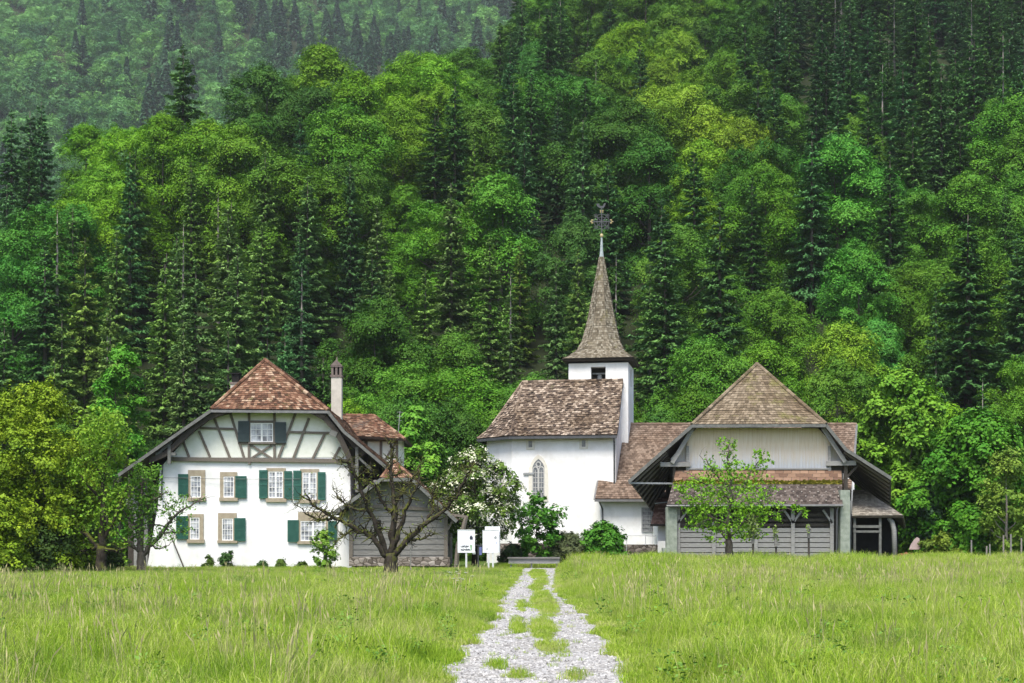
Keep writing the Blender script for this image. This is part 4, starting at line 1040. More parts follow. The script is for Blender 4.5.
# ------------------------------------------------------------------ barn
YB = 85.0
barn = thing('barn', (PX(758, YB), YB+3, 0), 'large timber barn with hipped brown tile roof, deep eaves and slatted lower front', 'barn')
mb = MB()
mb.box((PX(677, YB), YB, 0), (PX(843, YB), 92, PZ(464, YB)), 0)
part('inner_wall', mb, [M['darkwood']], barn)
mb = MB(); gl = [(687,468),(687,438),(697,428),(818,428),(830,441),(830,468)]
mb.hexa([P(u, v, YB-.12) for u, v in gl], [P(u, v, YB+.3) for u, v in gl], 0)
for k in range(48):                       # battens over the joints of the boards
    u = 688.5+k*3.0; mb.pbox(u-.18, 441 if (u < 697 or u > 819) else 429.5, u+.18, 467.6, YB-.145, .024, 0)
mb.hexa([P(u, v, YB+.02) for u, v in ((671,462),(671,458),(687,440),(687,462))], [P(u, v, YB+.2) for u, v in ((671,462),(671,458),(687,440),(687,462))], 0)
mb.hexa([P(u, v, YB+.02) for u, v in ((830,462),(830,441),(845,457),(845,462))], [P(u, v, YB+.2) for u, v in ((830,462),(830,441),(845,457),(845,462))], 0)
part('gable_boarding', mb, [M['vboards']], barn)
mb = MB()
mb.bar(P(660, 464.5, YB-.5), P(690, 464.5, YB-.2), .26, .26); mb.bar(P(826, 463.5, YB-.2), P(856, 463, YB-.5), .28, .26)
mb.bar(P(687, 468.8, YB-.2), P(831, 468.8, YB-.2), .09, .12)
for u in (687.5, 829.5): mb.bar(P(u, 446, YB-.18), P(u, 472, YB-.18), .17, .1)
mb.bar(P(672, 463, 84.4), P(693, 428, 84.4), .24, .12, 0); mb.bar(P(845, 462, 84.4), P(823, 428, 84.4), .24, .12, 0)
mb.bar(P(845.5, 466, YB-.25), P(845.5, 494, YB-.25), .22, .2, 1); mb.bar(P(846, 478, YB-.3), P(857, 466, YB-.3), .13, .13, 1)
mb.bar(P(674, 466, YB-.2), P(674, 492, YB-.2), .15, .2, 1)
part('timber_frame', mb, [M['greywood'], M['darkwood']], barn)
# main roof
mb = MB(); K4 = dict(w=.20, e=.22, mi=0, dmi=1, th=.03, jit=.3)
yf = 84.0; ba = P(757, 364, 88); bb = Vector((ba.x+.8, 98, ba.z-.3))
bl, br = P(692, 424.5, yf), P(826, 424, yf); bm_l, bm_r = P(664, 449, yf), P(846, 448.5, yf); tl, tr = P(628.5, 480.5, yf), P(891, 477, yf)
tlb, trb = P(652, 511, 91), P(890.5, 511, 91)
dl = tlb-tl; dr = trb-tr
blb = bl+Vector((.9, 7, -.15)); brb = br+Vector((.9, 7, -.15)); mlb = bm_l+Vector((1.4, 7, -.75)); mrb = bm_r+Vector((1.3, 7, -.75))
hm2 = lambda a: a.lerp(ba, .25)+Vector((0, 0, -.12))
mb.tiles(bl, br, hm2(br), hm2(bl), **K4); mb.tiles(hm2(bl), hm2(br), ba, ba, **K4)
mb.tiles(blb, bl, ba, bb, **K4); mb.tiles(br, brb, bb, ba, **K4)
mb.tiles(mlb, bm_l, bl, blb, **K4); mb.tiles(tlb, tl, bm_l, mlb, **K4)
mb.tiles(bm_r, mrb, brb, br, **K4); mb.tiles(tr, trb, mrb, bm_r, **K4)
mb.caps(bl, ba, .12); mb.caps(br, ba, .12); mb.caps(ba, bb, .12)
part('roof', mb, [M['tile_barn'], M['deck']], barn)
mb = MB(); o_ = Vector((0,-.06,-.09))
for a, b in ((bl,bm_l),(bm_l,tl),(br,bm_r),(bm_r,tr)): mb.bar(a+o_, b+o_, .19, .06)
mb.bar(bl+o_*1.1, br+o_*1.1, .18, .07)
part('verge_board', mb, [M['fascia']], barn)
# rafters under the two great side eaves
for (A, B_, C_, D_) in ((bm_l, tl, tlb, mlb), (bm_r, tr, trb, mrb)):
    nrm = (B_-A).cross(D_-A).normalized(); nrm = nrm if nrm.z < 0 else -nrm
    for k in range(9):
        t = (k+.5)/9; mb = MB(); mb.bar(A.lerp(D_, t)+nrm*.20, B_.lerp(C_, t)+nrm*.20, .11, .10, 0, up=nrm)
        part('rafter', mb, [M['timber']], barn)
for p_, q_, w_ in ((P(629, 483, 84.1), P(675, 483.5, 84.9), .10), (P(655, 503.5, 87.5), P(668, 502, 87.8), .08)):
    mb = MB(); mb.bar(p_, q_, w_, w_); part('tie_bar', mb, [M['metal']], barn)
# lean-to roof in front
mb = MB()
u0, v0, w0 = P(676, 470, 84.8), P(841, 470.5, 84.8), None
def LT(u_l, u_r, v, Y): return P(u_l, v, Y), P(u_r, v, Y)
a = LT(675.5, 841.5, 470.5, 84.8); b = LT(673.5, 842, 481, 84.1); c = LT(672.5, 842, 484.5, 83.85); d = LT(667, 842.5, 504.5, 82.4)
mb.tiles(b[0], b[1], a[1], a[0], w=.5, e=.35, mi=1, dmi=4, th=.02, deck=.08)
mb.tiles(c[0], c[1], b[1], b[0], w=.16, e=.08, mi=2, dmi=4, th=.08, jit=.9, deck=.08)
mb.tiles(d[0], d[1], c[1], c[0], w=.2, e=.2, mi=0, dmi=4, th=.03, deck=.08)
for r_ in range(4):
    for k in range(21):
        u = 671+(k+(r_ % 2)*.5)*8.15; t = .15+r_*.22
        if u > 840: continue
        p = P(u, 504.5, 82.4).lerp(P(u, 484.5, 83.85), t); p = p+Vector((0, -.06, .05))
        mb.box((p.x-.028, p.y-.03, p.z-.02), (p.x+.028, p.y+.03, p.z+.045), 3)
lean = part('lean_to_roof', mb, [M['tile_dark'], M['tile_rust'], M['tile_moss'], M['snowguard'], M['deck']], barn)
mb = MB(); mb.tube([P(666.5, 506, 82.3), P(843, 505.5, 82.3)], .07, 8); part('gutter', mb, [M['gutter']], barn)
mb = MB(); YL = 83.0      # slatted front
for k in range(9):
    v_ = 513+k*5.0
    if k < 3: mb.pbox(678, v_+.4, 833, v_+3.4, YL+.15, .04, 1)
    else: mb.pbox(677.5, v_, 833.5, v_+4.2, YL, .05, 0)
part('slat_wall', mb, [M['greywood'], M['darkwood']], barn)
for u, v_ in ((678.3,508),(714,522),(756,522),(793,508),(832,508)):
    mb = MB(); mb.pbox(u-1.8, v_, u+1.8, 566, YL-.1, .1); part('front_post', mb, [M['greywood']], barn)
for a_, b_ in (((793,523),(802,510)),((793,523),(784,510)),((832,523),(823,510)),((678,523),(688,510))):
    mb = MB(); mb.bar(P(*a_, YL-.06), P(*b_, YL-.06), .12, .08); part('brace', mb, [M['greywood']], barn)
mb = MB(); mb.pbox(666.5, 507, 677, 568, 82.7, .6); mb.pbox(663, 548, 670, 568, 82.5, .8); part('pillar', mb, [M['greenpost']], barn)
mb = MB(); mb.pbox(840.5, 490, 850, 568, 82.7, .6); part('pillar', mb, [M['greenpost']], barn)
mb = MB(); mb.tube([P(838.5, 507, 82.5), P(837, 511, 82.5), P(836.5, 566, 82.5)], .05, 7); part('downpipe', mb, [M['darkmetal']], barn)
# open cart shed on the right
cart = thing('cart_shed', (PX(880, 86), 87, 0), 'small open cart shed with greyish tiled roof against the barn end', 'shed')
mb = MB(); mb.tiles(P(852, 516, 84.4), P(903, 515.5, 84.4), P(864, 490, 88.5), P(853, 490, 88.5), w=.2, e=.2, mi=0, dmi=1, th=.03, deck=.12)
mb.tiles(P(903, 515.5, 84.4), P(905.5, 528, 88.5), P(864, 490, 88.5), P(864, 490, 88.5), w=.2, e=.2, mi=0, dmi=1, th=.03, deck=.12)
part('roof', mb, [M['tile_grey'], M['deck']], cart)
mb = MB(); mb.box((PX(852, 88), 88, 0), (PX(898, 88), 88.2, PZ(514, 88)), 0); part('back_wall', mb, [M['blackvoid']], cart)
mb = MB()
for u in (854.5, 880): mb.bar(P(u, 517, 84.7), P(u, 566, 84.7), .14, .14, 0)
mb.bar(P(853, 526.5, 84.65), P(880, 526.5, 84.65), .16, .1, 0); mb.bar(P(853, 531.5, 84.65), P(880, 531.5, 84.65), .13, .1, 0); mb.bar(P(852, 517, 84.6), P(903, 517, 84.6), .1, .1, 1)
part('rail_frame', mb, [M['fascia'], M['gutter']], cart)
mb = MB(); mb.tube([P(888.5, 518, 84.8), P(892, 522, 84.8), P(894, 530, 84.8), P(895, 566, 84.8)], [.12,.15,.15,.16], 8); part('bent_post', mb, [M['greywood']], cart, smooth=True)

# ------------------------------------------------------------------ small things on the ground
mb = MB()
for (u0, u1, y) in ((500, 562, 86.4), (562, 657.5, 86.4)):
    mb.pbox(u0, 543.5 if u0 < 560 else 544.5, u1-.2, 568, y, .45)
solo('stone_wall', mb, [M['rubble']], (PX(578, 86.4), 86.4, 0), 'low rubble stone wall running in front of the church', 'wall')
for o in ():
    pass
for u0, u1, lab in ((657.8, 667, 'short white rendered wall end beside the porch'),):
    mb = MB(); mb.pbox(u0, 541, u1, 568, 86.3, .5); solo('low_wall', mb, [M['plaster']], (PX(u0, 86.3), 86.3, 0), lab, 'wall')
mb = MB(); yv = 86.25
mb.tube([P(626.5, 535.5, yv), P(656, 536, yv)], .02, 6)
for u in (626.5, 645.5, 655.5): mb.tube([P(u, 535, yv), P(u, 566 if u == 626.5 else 545, yv)], .022, 6)
solo('railing', mb, [M['steel']], (PX(640, yv), yv, 0), 'thin metal railing above the low stone wall', 'railing')
bar_ = thing('wooden_barrier', (PX(535, 79.6), 79.6, 0), 'low weathered plank barrier closing the upper end of the track', 'barrier')
mb = MB(); mb.pbox(508.5, 558.3, 559.5, 563.6, 79.6, .08); part('plank', mb, [M['greywood']], bar_)
mb = MB(); mb.pbox(507.5, 557.2, 560, 558.6, 79.5, .3); part('top_board', mb, [M['shedwood']], bar_)
for u in (511, 531.5, 557): mb = MB(); mb.pbox(u-.8, 558.5, u+.8, 568.5, 79.7, .12); part('leg', mb, [M['greywood']], bar_)
def info_board(u0, v0, u1, v1, Y, label, back=None):
    r = thing('information_board', (PX((u0+u1)/2, Y), Y, 0), label, 'sign', 'white information boards beside the track')
    mb = MB(); mb.pbox(u0, v0, u1, v1, Y, .05)
    pn_ = part('panel', mb, [M['board_white']], r)
    mb = MB(); t = .5
    for q in ((u0-t, v0-t, u1+t, v0), (u0-t, v1, u1+t, v1+t), (u0-t, v0, u0, v1), (u1, v0, u1+t, v1)): mb.pbox(*q, Y-.02, .08)
    part('frame', mb, [M['steel']], r)
    for u in ((u0+u1)/2-2.2, (u0+u1)/2+2.2) if back else ((u0+u1)/2,):
        mb = MB(); mb.pbox(u-.9, v1+t, u+.9, 570, Y, .06); part('leg', mb, [M['steel']], r)
    if back:
        mb = MB(); mb.pbox(*back, Y+.1, .05); part('rear_panel', mb, [M['board_white']], r)
    return r
YI = 76.5
b1 = info_board(458, 530, 474.5, 552.3, YI, 'white information board with dark lettering near its bottom edge')
b2 = info_board(483, 530.5, 498.5, 552.3, YI, 'white information board with a grey crest and hardly any print', (485, 526.5, 500, 552.3))
# crest and two lines of bold lettering on the first board, a crest and small marks on the second
s = YI/F
def mark(pts, par, nm, mt):
    mb = MB(); mb.prism([P(u, v, YI-.012) for u, v in pts], (0, .011, 0)); part(nm, mb, [M[mt]], par)
def stroke(a, b, w=.5): mb.bar(P(*a, YI-.008), P(*b, YI-.008), w*s, .012, 0)
mark([(470.3,536),(471,535),(471.8,536),(472.8,537),(472.8,539.6),(470,539.6),(469.6,537.4)], b1, 'crest', 'ink')
mark([(470,544.6),(472.3,545),(472,550),(470.6,550.6)], b1, 'emblem', 'greenprint')
random.seed(11); mb = MB()       # two short lines too blurred in the photograph to read: only their rhythm of strokes
for v_, n_ in ((545.2, 6), (548.4, 7)):
    for i in range(n_):
        u_ = 461+i*1.35; h_ = random.uniform(1.3, 2.3)
        stroke((u_, v_+2.2-h_), (u_+random.uniform(-.1,.2), v_+2.2), .62)
        if random.random() < .75: stroke((u_, v_+random.uniform(.4,1.9)), (u_+1.1, v_+random.uniform(.4,1.9)), .6)
part('lettering', mb, [M['ink']], b1)
mark([(494,537.3),(495.2,535.8),(496.6,536.4),(496.8,538.2),(495.4,538.8),(494.2,538.4)], b2, 'crest', 'metal')
mark([(496.2,542.5),(497.3,542.5),(497.3,543.4),(496.2,543.4)], b2, 'emblem', 'blueprint')
mark([(486.4,548.3),(487.8,548.3),(488,549.5),(486.2,549.5)], b2, 'emblem', 'metal')
# small notice rack between the boards
nr_ = thing('notice_rack', (PX(478.5, 77.2), 77.2, 0), 'small rail with two little notices between the white boards', 'rack')
mb = MB(); mb.bar(P(473, 545.3, 77.2), P(483, 545.3, 77.2), .06, .05); mb.pbox(477.6, 545, 479, 570, 77.2, .06); part('rail', mb, [M['darkmetal']], nr_)
mb = MB(); mb.pbox(472.5, 551.5, 475.6, 554.3, 77.1, .03); part('notice', mb, [M['board_white']], nr_)
mb = MB(); mb.pbox(479.2, 546.8, 481.8, 555, 77.1, .03); part('notice', mb, [M['blueprint']], nr_, 'blue and white notice')
# leaning pole in front of the farmhouse
mb = MB(); mb.tube([P(172.5, 540, 79.88), P(184.5, 569, 78.6)], [.035,.045], 7)
solo('pole', mb, [M['darkwood']], (PX(184.5, 78.6), 78.6, 0), 'dark wooden pole leaning against the white farmhouse wall', 'pole')
mb = MB(); mb.tube([P(410.5, 548, 71.5), P(410.7, 574, 71.5)], [.03,.035], 7); mb.tube([P(410.5, 546.3, 71.5), P(410.5, 548.3, 71.5)], [.055,.055], 7)
solo('stake', mb, [M['shedwood']], (PX(410.6, 71.5), 71.5, 0), 'thin pale stake standing in grass beside the bare gnarled tree', 'stake')
# reddish pile with a pale cover
pile = thing('firewood_pile', (PX(912, 84.5), 84.5, 0), 'reddish heap under a faded pink cover beside the cart shed', 'pile')
mb = MB(); random.seed(3)
for k in range(46):
    u = random.uniform(899, 915); y = random.uniform(84.3, 85.4); z = random.uniform(.1, .95)*(1-abs(u-907)/14)
    c_ = Vector((PX(u, y), y, z)); d_ = Vector((random.uniform(-1,1), random.uniform(-.5,.5), random.uniform(-.25,.25))).normalized()*.32
    mb.tube([c_-d_, c_+d_], random.uniform(.05,.09), 6)
part('log', mb, [M['rust']], pile)
pile.children[0]['kind'] = 'stuff'
mb = MB(); cp = [(909,549.5),(910.5,545),(914,539.5),(917,537),(919.5,538.5),(919.8,545),(920.5,549.5)]
mb.hexa([P(u, v, 84.4) for u, v in cp], [P(u*.985+13.5, v+.6, 85.5) for u, v in cp]); part('cover', mb, [M['pinktarp']], pile)
# fence posts right
for i, (u, v, lab) in enumerate(((971.5,537,'pale fence post standing alone before the dark green bush'),(1003.5,532,'thin weathered fence post left of the paired posts'),(1011,531,'weathered fence post between the thin one and the pale one'),(1021.5,535,'pale fence post nearest the right picture edge'),(990,541,'short leaning fence post low in the grass'),(986.5,543,'shortest fence post almost lost in the grass'))):
    y = 80.5; mb = MB(); lean = random.uniform(-.6,.6)
    mb.tube([P(u+lean, v+3, y), P(u, 569, y)], [.045,.055], 7, wob=.2)
    solo('fence_post', mb, [M['palebark'] if i % 2 else M['shedwood']], (PX(u, y), y, 0), lab, 'fence post', 'fence posts in the meadow edge')
# planted stakes with young shoots before the barn
for i, (u, vt, lab) in enumerate(((753,540,'stake with a leafy young tree, nearest the barn tree'),(776,543,'shorter planting stake with a thin shoot, middle one before the barn'),(808.7,534,'tallest planting stake with a pale wrapped top before the barn'))):
    y = 74.5; st = thing('planting_stake', (PX(u, y), y, 0), lab, 'stake', 'planting stakes before the barn')
    mb = MB(); mb.tube([P(u, vt, y), P(u+.3, 572, y)], [.055,.06], 7); part('post', mb, [M['darkwood']], st)
    mb = MB(); mb.tube([P(u-.4, vt-9, y-.08), P(u, vt+1, y-.06), P(u, vt+4, y-.08)], [.05,.09,.07], 7)
    if i != 0: mb.bar(P(u-1, vt-8 if i == 2 else vt-1, y-.1), P(u+3.5, vt-3.5 if i == 2 else vt+2, y-.1), .12, .05)
    part('wrapping', mb, [M['shedwood']], st)
    g = np.random.default_rng(40+i); n = (420, 90, 40)[i]; hh = (28, 20, 12)[i]
    cu = g.normal(0, (3.2, 1.6, 1.2)[i], n); cv = vt-1-g.random(n)*hh*g.uniform(.6, 1, n)
    pp = np.array([P(u+a_-.5, b_, y+c_*.25) for a_, b_, c_ in zip(cu, cv, g.normal(0, 1, n))])-np.array(ROOT[st.name])
    o = obj('leaves', np_mesh('leaves', kites(pp, unit(g.normal(size=(n,3))+np.array([0,0,.6])), g.uniform(.09,.2,n), .3), 4, M['leaf'], g.random(n)), st); o.color = (.13,.20,.045,1)
    mb = MB(); mb.tube([P(u, vt, y), P(u-.8, vt-hh*.5, y), P(u-.3, vt-hh*.95, y)], [.02,.014,.006], 5); part('shoot', mb, [M['bark']], st)

# ------------------------------------------------------------------ forest on the slope
GRID = ["xxxxxxbdSbbdSSSS",
        "SBBBdBBbtbybSSSS",
        "SBBBdbbbSdyydSSb",
        "SBsbbdbsbdbbdtbb",
        "tsssSssbsbSbttbS",
        "ssbsddbbbbSbbybS",
        "ssssSdbbbbSbbBBS"]
def code(u, v):
    c = int(min(15, max(0, (u)/64))); r = int(min(6, max(0, v/64)))
    return GRID[r][c] if GRID[r][c] != 'x' else 'B'
TONE = {'B': (.122,.280,.013), 'b': (.082,.210,.015), 'd': (.052,.150,.017), 'y': (.150,.280,.014), 't': (.062,.235,.026), 'S': (.054,.135,.034), 's': (.105,.192,.038)}
WORD = {'B': 'bright green', 'b': 'mid green', 'd': 'dark green', 'y': 'yellowish', 't': 'bluish green', 'S': 'dark', 's': 'olive grey'}
BL = [broadleaf_meshes('broadleaf', 100+i, 1., (.66,.74,.60,.78,.70,.64,.80)[i], (.06,.08,.02,.10,.05,.04,.08)[i], (60,66,56,74,62,58,76)[i], 1250, .0120, .017, flat=.7, spray=22, uplift=.7, lob=((.09,.165),(.10,.18),(.11,.19),(.085,.155),(.11,.19),(.10,.17),(.085,.155))[i], power=((.42,.42),(.5,.38),(.35,.5),(.42,.36),(.5,.42),(.35,.5),(.45,.36))[i]) for i in range(7)]
SP = [spruce_meshes('spruce', 200+i, 20., (3.5,3.9,3.2,4.2,3.7)[i], (.06,.10,.05,.14,.08)[i], 1.15, (0,.08,.04,.16,.02)[i], (1.0,1.25,.9,1.3,1.1)[i]) for i in range(5)]
SPL = [spruce_meshes('thin_spruce', 210+i, 20., (2.6,3.0)[i], (.22,.30)[i], .8, (.22,.3)[i], 1.4, 'palebark') for i in range(2)]

spots = []     # (x, y, code, scale)
HERO_S = [(228,207,128,'s',1.12),(85,236,126,'s',1.0),(165,262,121,'s',1.05),(196,262,119,'s',1.1),(262,214,133,'s',.95),(300,232,132,'S',.9),(45,236,128,'S',1.05),(968,212,124,'S',1.35),(665,243,124,'S',1.25),(372,252,128,'S',1.2),(390,262,132,'s',.9),(556,262,130,'s',.9),(520,240,138,'s',.9),(578,250,134,'s',.8),(475,215,150,'s',.9),(785,268,140,'S',1.0),(650,262,132,'s',.8),(30,108,195,'S',1.0),(62,312,118,'s',1.0),(936,290,121,'S',.8),(590,300,122,'s',.9)]
UP = [(790,45),(822,18),(850,-8),(880,15),(903,62),(930,28),(955,-8),(985,40),(1012,8),(868,100),(758,62),(838,80),(1003,95),(500,22),(522,-8),(548,8),(583,118),(455,78),(608,158),(694,150),(300,118),(130,150),(775,-5),(915,-10),(640,40),(960,120),(890,150),(812,130),(745,15),(1018,60),(940,75),(350,160),(435,110),(720,200)]
for k, (u, vt) in enumerate(UP):
    hh = 17+(k*7 % 6); HERO_S.append((u, vt, (66.6-hh)/(.6-(HZ-vt)/F), 'S', .85+(k*5 % 7)*.05))
forest = []
for u, vt, y, cd_, wd in HERO_S:
    x = PX(u, y); z = hill(x, y); h = PZ(vt, y)-z
    if h > 6: forest.append((x, y, z, cd_, h, wd, True))
pts_ = [(f[0], f[1]) for f in forest]
random.seed(21)
tries = 0
while tries < 60000:
    tries += 1
    y = FOOT+2+(random.random()**.85)*325; half = .382*y+5; x = random.uniform(-half, half)
    u = CX+F*x/y
    if y > crest(u)+14: continue
    rmin = 4.65+.0085*(y-FOOT)+(.5 if y > 200 else 0)
    if any((x-a)**2+(y-b)**2 < rmin*rmin for a, b in pts_): continue
    z = hill(x, y); vm = HZ-(z+10-EYE)*F/y
    if vm < -45: continue
    cd_ = code(u+random.gauss(0, 20), vm+random.gauss(0, 14))
    zone_c = cd_ in 'Ss'
    if zone_c and random.random() < .05: cd_ = random.choice('bd')
    elif cd_ in 'bdBt' and random.random() < .05: cd_ = 'S'
    con = cd_ in 'Ss'
    if not (con and zone_c) and any((x-a)**2+(y-b)**2 < (rmin*1.16)**2 for a, b in pts_): continue
    pts_.append((x, y))
    if con: h = random.uniform(14, 21)*(1.0 if y > 160 else .95)
    else: h = random.uniform(11.5, 17.5)*(1.0 if y > 140 else .85)
    forest.append((x, y, z, cd_, h, random.uniform(.85, 1.2), False))
# label every tree by kind, tier and what it stands above, then by its rank from the left among its like
def zone(u):
    for lim, s_ in ((105,'above the round olive bush'),(205,'above the farmhouse side eave'),(320,'above the farmhouse gable'),(425,'behind the tall chimney'),(515,'between chimney and choir roof'),(590,'left of the steeple'),(685,'right of the steeple'),(757,'above barn roof left half'),(830,'above barn roof right half'),(915,'above the maple'),(975,'above the big dark bush')):
        if u < lim: return s_
    return 'along the right picture edge'
def tier(y): return ['at the slope foot','on the low slope','on the middle slope','on the upper slope','at the slope top'][min(4, int((y-FOOT)/ (26 if y < 160 else 50)) if y < 160 else (2 if y < 205 else 3 if y < 270 else 4))]
ORD = ['first','second','third','fourth','fifth','sixth','seventh','eighth','ninth','tenth','eleventh','twelfth','thirteenth','fourteenth','fifteenth','sixteenth','seventeenth','eighteenth','nineteenth']
ORD += ['twentieth']+['twenty-'+q for q in ORD[:9]]+['thirtieth']+['thirty-'+q for q in ORD[:9]]
groups = {}
for i, f in enumerate(forest):
    u = CX+F*f[0]/f[1]; groups.setdefault((f[3], tier(f[1]), zone(u)), []).append((u, i))
LAB = {}
for (cd_, tr_, zn), mem in groups.items():
    mem.sort(); kind = 'spruce' if cd_ in 'Ss' else 'broadleaf tree'
    for k, (u, i) in enumerate(mem):
        LAB[i] = '%s %s %s, %s' % (WORD[cd_], kind, zn, tr_) + ('' if len(mem) == 1 else ', %s from left' % ORD[k] if k < len(mem)-1 else ', rightmost')
nb = ns_ = 0
for i, (x, y, z, cd_, h, wd, hero) in enumerate(forest):
    tone = TONE[cd_]; j = random.uniform(.78, 1.25); hj = random.uniform(-.16, .06)
    colr = (tone[0]*j*(1+hj), tone[1]*j, tone[2]*j*random.uniform(.7, 1.4))
    if cd_ in 'Ss':
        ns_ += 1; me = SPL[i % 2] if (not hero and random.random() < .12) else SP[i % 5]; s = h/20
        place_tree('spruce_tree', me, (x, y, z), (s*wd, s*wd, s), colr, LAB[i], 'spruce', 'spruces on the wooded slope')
    else:
        nb += 1; wj = random.uniform(.88, 1.15)
        place_tree('broadleaf_tree', BL[i % 7], (x, y, z-.06*h), (h*wj, h*wj, h), colr, LAB[i], 'tree', 'broadleaf trees on the wooded slope')
print('FOREST', nb, ns_)

# ------------------------------------------------------------------ far wooded mountainside: one mass
V = []; RN = []; PTS = []; CL = []
gf = np.random.default_rng(5)
lo_b = []
for i in range(4):
    p, nn, s, rn, c = crown_leaves(1., .85, .0, 26, 190, .034, seed=300+i, lob=(.13,.23), flat=.8, uplift=.8); lo_b.append(np_mesh('far_broadleaf', kites(p, nn, s), 4, None, rn))
lo_s = []
for i in range(3):
    n = 620; t = gf.random(n)**.7; a = gf.uniform(0, 6.28, n); r_ = (1-t)**.85*.17*gf.uniform(.5, 1.1, n)
    p = np.stack([np.cos(a)*r_, np.sin(a)*r_, t*.97+.02], 1); nn = unit(np.stack([np.cos(a)*.5, np.sin(a)*.5, np.full(n, .8)], 1)+gf.normal(size=(n, 3))*.3)
    td = np.stack([np.cos(a), np.sin(a), np.full(n, -.7)], 1)
    lo_s.append(np_mesh('far_spruce', kites(p, nn, gf.uniform(.05, .10, n), .28, td), 4, None, np.clip(gf.normal(.5, .2, n), 0, 1)))
def far_mat(name, stops):
    m, nt = new_mat(name); oi = N(nt, 'ShaderNodeObjectInfo'); r = ramp(nt, stops); L(nt, oi, 'Random', r, 0)
    at = N(nt, 'ShaderNodeAttribute', _attribute_name='rnd'); mv = N(nt, 'ShaderNodeMapRange'); mv.inputs[3].default_value = .65; mv.inputs[4].default_value = 1.4; L(nt, at, 'Fac', mv, 0)
    hs = N(nt, 'ShaderNodeHueSaturation'); L(nt, r, 0, hs, 'Color'); L(nt, mv, 0, hs, 'Value'); finish(nt, (hs, 0), .6, .2, trans=.25); return m
fm = far_mat('far_leaves', [(0, (.045,.135,.05)), (.5, (.10,.26,.075)), (1, (.19,.40,.09))]); fs = far_mat('far_needles', [(0, (.03,.085,.04)), (1, (.055,.135,.06))])
for me in lo_b: me.materials.append(fm)
for me in lo_s: me.materials.append(fs)
def far_pts(n, keep):
    P_ = []; 
    while len(P_) < n:
        y = gf.uniform(520, 1085); x = gf.uniform(-.60*y, .07*y)
        if not keep(x, y): continue
        P_.append((x, y, far_hill(x, y)-1))
    return P_
spr = lambda x, y: (math.sin(x*.011+1)+math.sin(y*.017+x*.004)+math.sin(x*.03+y*.021)) > .9
pb = far_pts(1900, lambda x, y: not spr(x, y) or gf.random() < .15); ps = far_pts(700, lambda x, y: spr(x, y) or gf.random() < .1)
def rs(n, lo, hi): 
    s = gf.uniform(lo, hi, n); return np.stack([np.zeros(n), np.zeros(n), gf.uniform(0, 6.28, n)], 1), np.stack([s*gf.uniform(.9, 1.25, n), s*gf.uniform(.9, 1.25, n), s], 1)
r1_, s1_ = rs(len(pb), 15, 23); gn_scatter('far_wood', 'hazy broadleaf wood covering the far mountainside', lo_b, pb, r1_, s1_)
r1_, s1_ = rs(len(ps), 22, 32); gn_scatter('far_spruce_wood', 'hazy dark spruces mixed into the far mountainside wood', lo_s, ps, r1_, s1_)

# ------------------------------------------------------------------ undergrowth at the foot of the slope
FU = [(118,425),(160,440),(300,440),(345,400),(385,415),(405,395),(440,420),(455,400),(470,470),(432,480),(640,420),(660,405),(690,420),(835,440),(870,430),(930,440),(955,470),(1000,440),(1040,470),(20,450),(60,420),(480,440),(500,410),(-30,440),(415,455)]
for i, (u, vt) in enumerate(FU):
    y = random.uniform(103.5, 109); x = PX(u, y); h = max(4, PZ(vt, y)); cd_ = 'bdbBbd'[i % 6]; j = random.uniform(.8, 1.2)
    place_tree('young_tree', BL[(i*3) % 7], (x, y, -.12*h), (h*.95, h*.95, h*1.1), tuple(c*j for c in TONE[cd_]),
               '%s young tree at the meadow edge %s, %s from left' % (WORD[cd_], 'behind the buildings', ORD[sorted(q[0] for q in FU).index(u)]), 'young tree', 'young trees at the foot of the slope')

# ------------------------------------------------------------------ individual trees and shrubs around the buildings
def hero(name, u, vt, vb, wpx, Y, colr, label, cat, seed, base=.1, nl=60, per=420, leaf=.26, lob=(.10,.17), power=(.4,.5), bark='bark', tr=.018, flat=.62, trunk=True, group=None, z0=None, inner=.25, uplift=.55, D=None, loose=.16):
    x = PX(u, Y); zb = 0 if z0 is None else z0; H = PZ(vt, Y)-zb; W = wpx*Y/F
    p, nn, s, rn, c = crown_leaves(H, W, base, nl, per, leaf, seed=seed, lob=lob, power=power, flat=flat, inner=inner, uplift=uplift, D=D, loose=loose)
    cm = np_mesh(name+'_crown', kites(p, nn, s), 4, M['leaf'], rn)
    tm = trunk_mb(H, max(.05, tr*H), c, base, seed).mesh(name+'_trunk', [M[bark]], smooth=True)
    r = thing(name, (x, Y, zb), label, cat, group)
    o = obj('crown', cm, r); o.color = (*colr, 1)
    if trunk: obj('trunk', tm, r)
    return r, c
hero('round_bush', 34, 386, 570, 138, 71, (.185,.295,.016), 'big rounded olive-yellow bush left of the farmhouse', 'bush', 401, .0, 190, 560, .125, (.06,.105), (.28,.42), loose=.35)
hero('round_bush', -2, 500, 572, 70, 66, (.18,.29,.016), 'lower olive bush cut off by the left picture edge', 'bush', 402, .0, 40, 420, .15, (.12,.2), (.25,.4))
hero('shrub', 45, 515, 572, 80, 70.2, (.05,.10,.018), 'dark green shrub under the big olive bush', 'shrub', 403, .0, 34, 380, .14, (.12,.2), (.25,.4))
hero('shrub', 95, 522, 572, 60, 75.5, (.05,.10,.016), 'dark green shrub behind the two old apple trees', 'shrub', 404, .0, 30, 380, .14, (.12,.2), (.25,.4))
hero('sumac_tree', 121, 347, 560, 64, 101, (.078,.265,.020), 'vivid green tree with rounded leaf clusters beside the farmhouse eave', 'tree', 405, .08, 60, 480, .20, (.09,.14), (.5,.4))
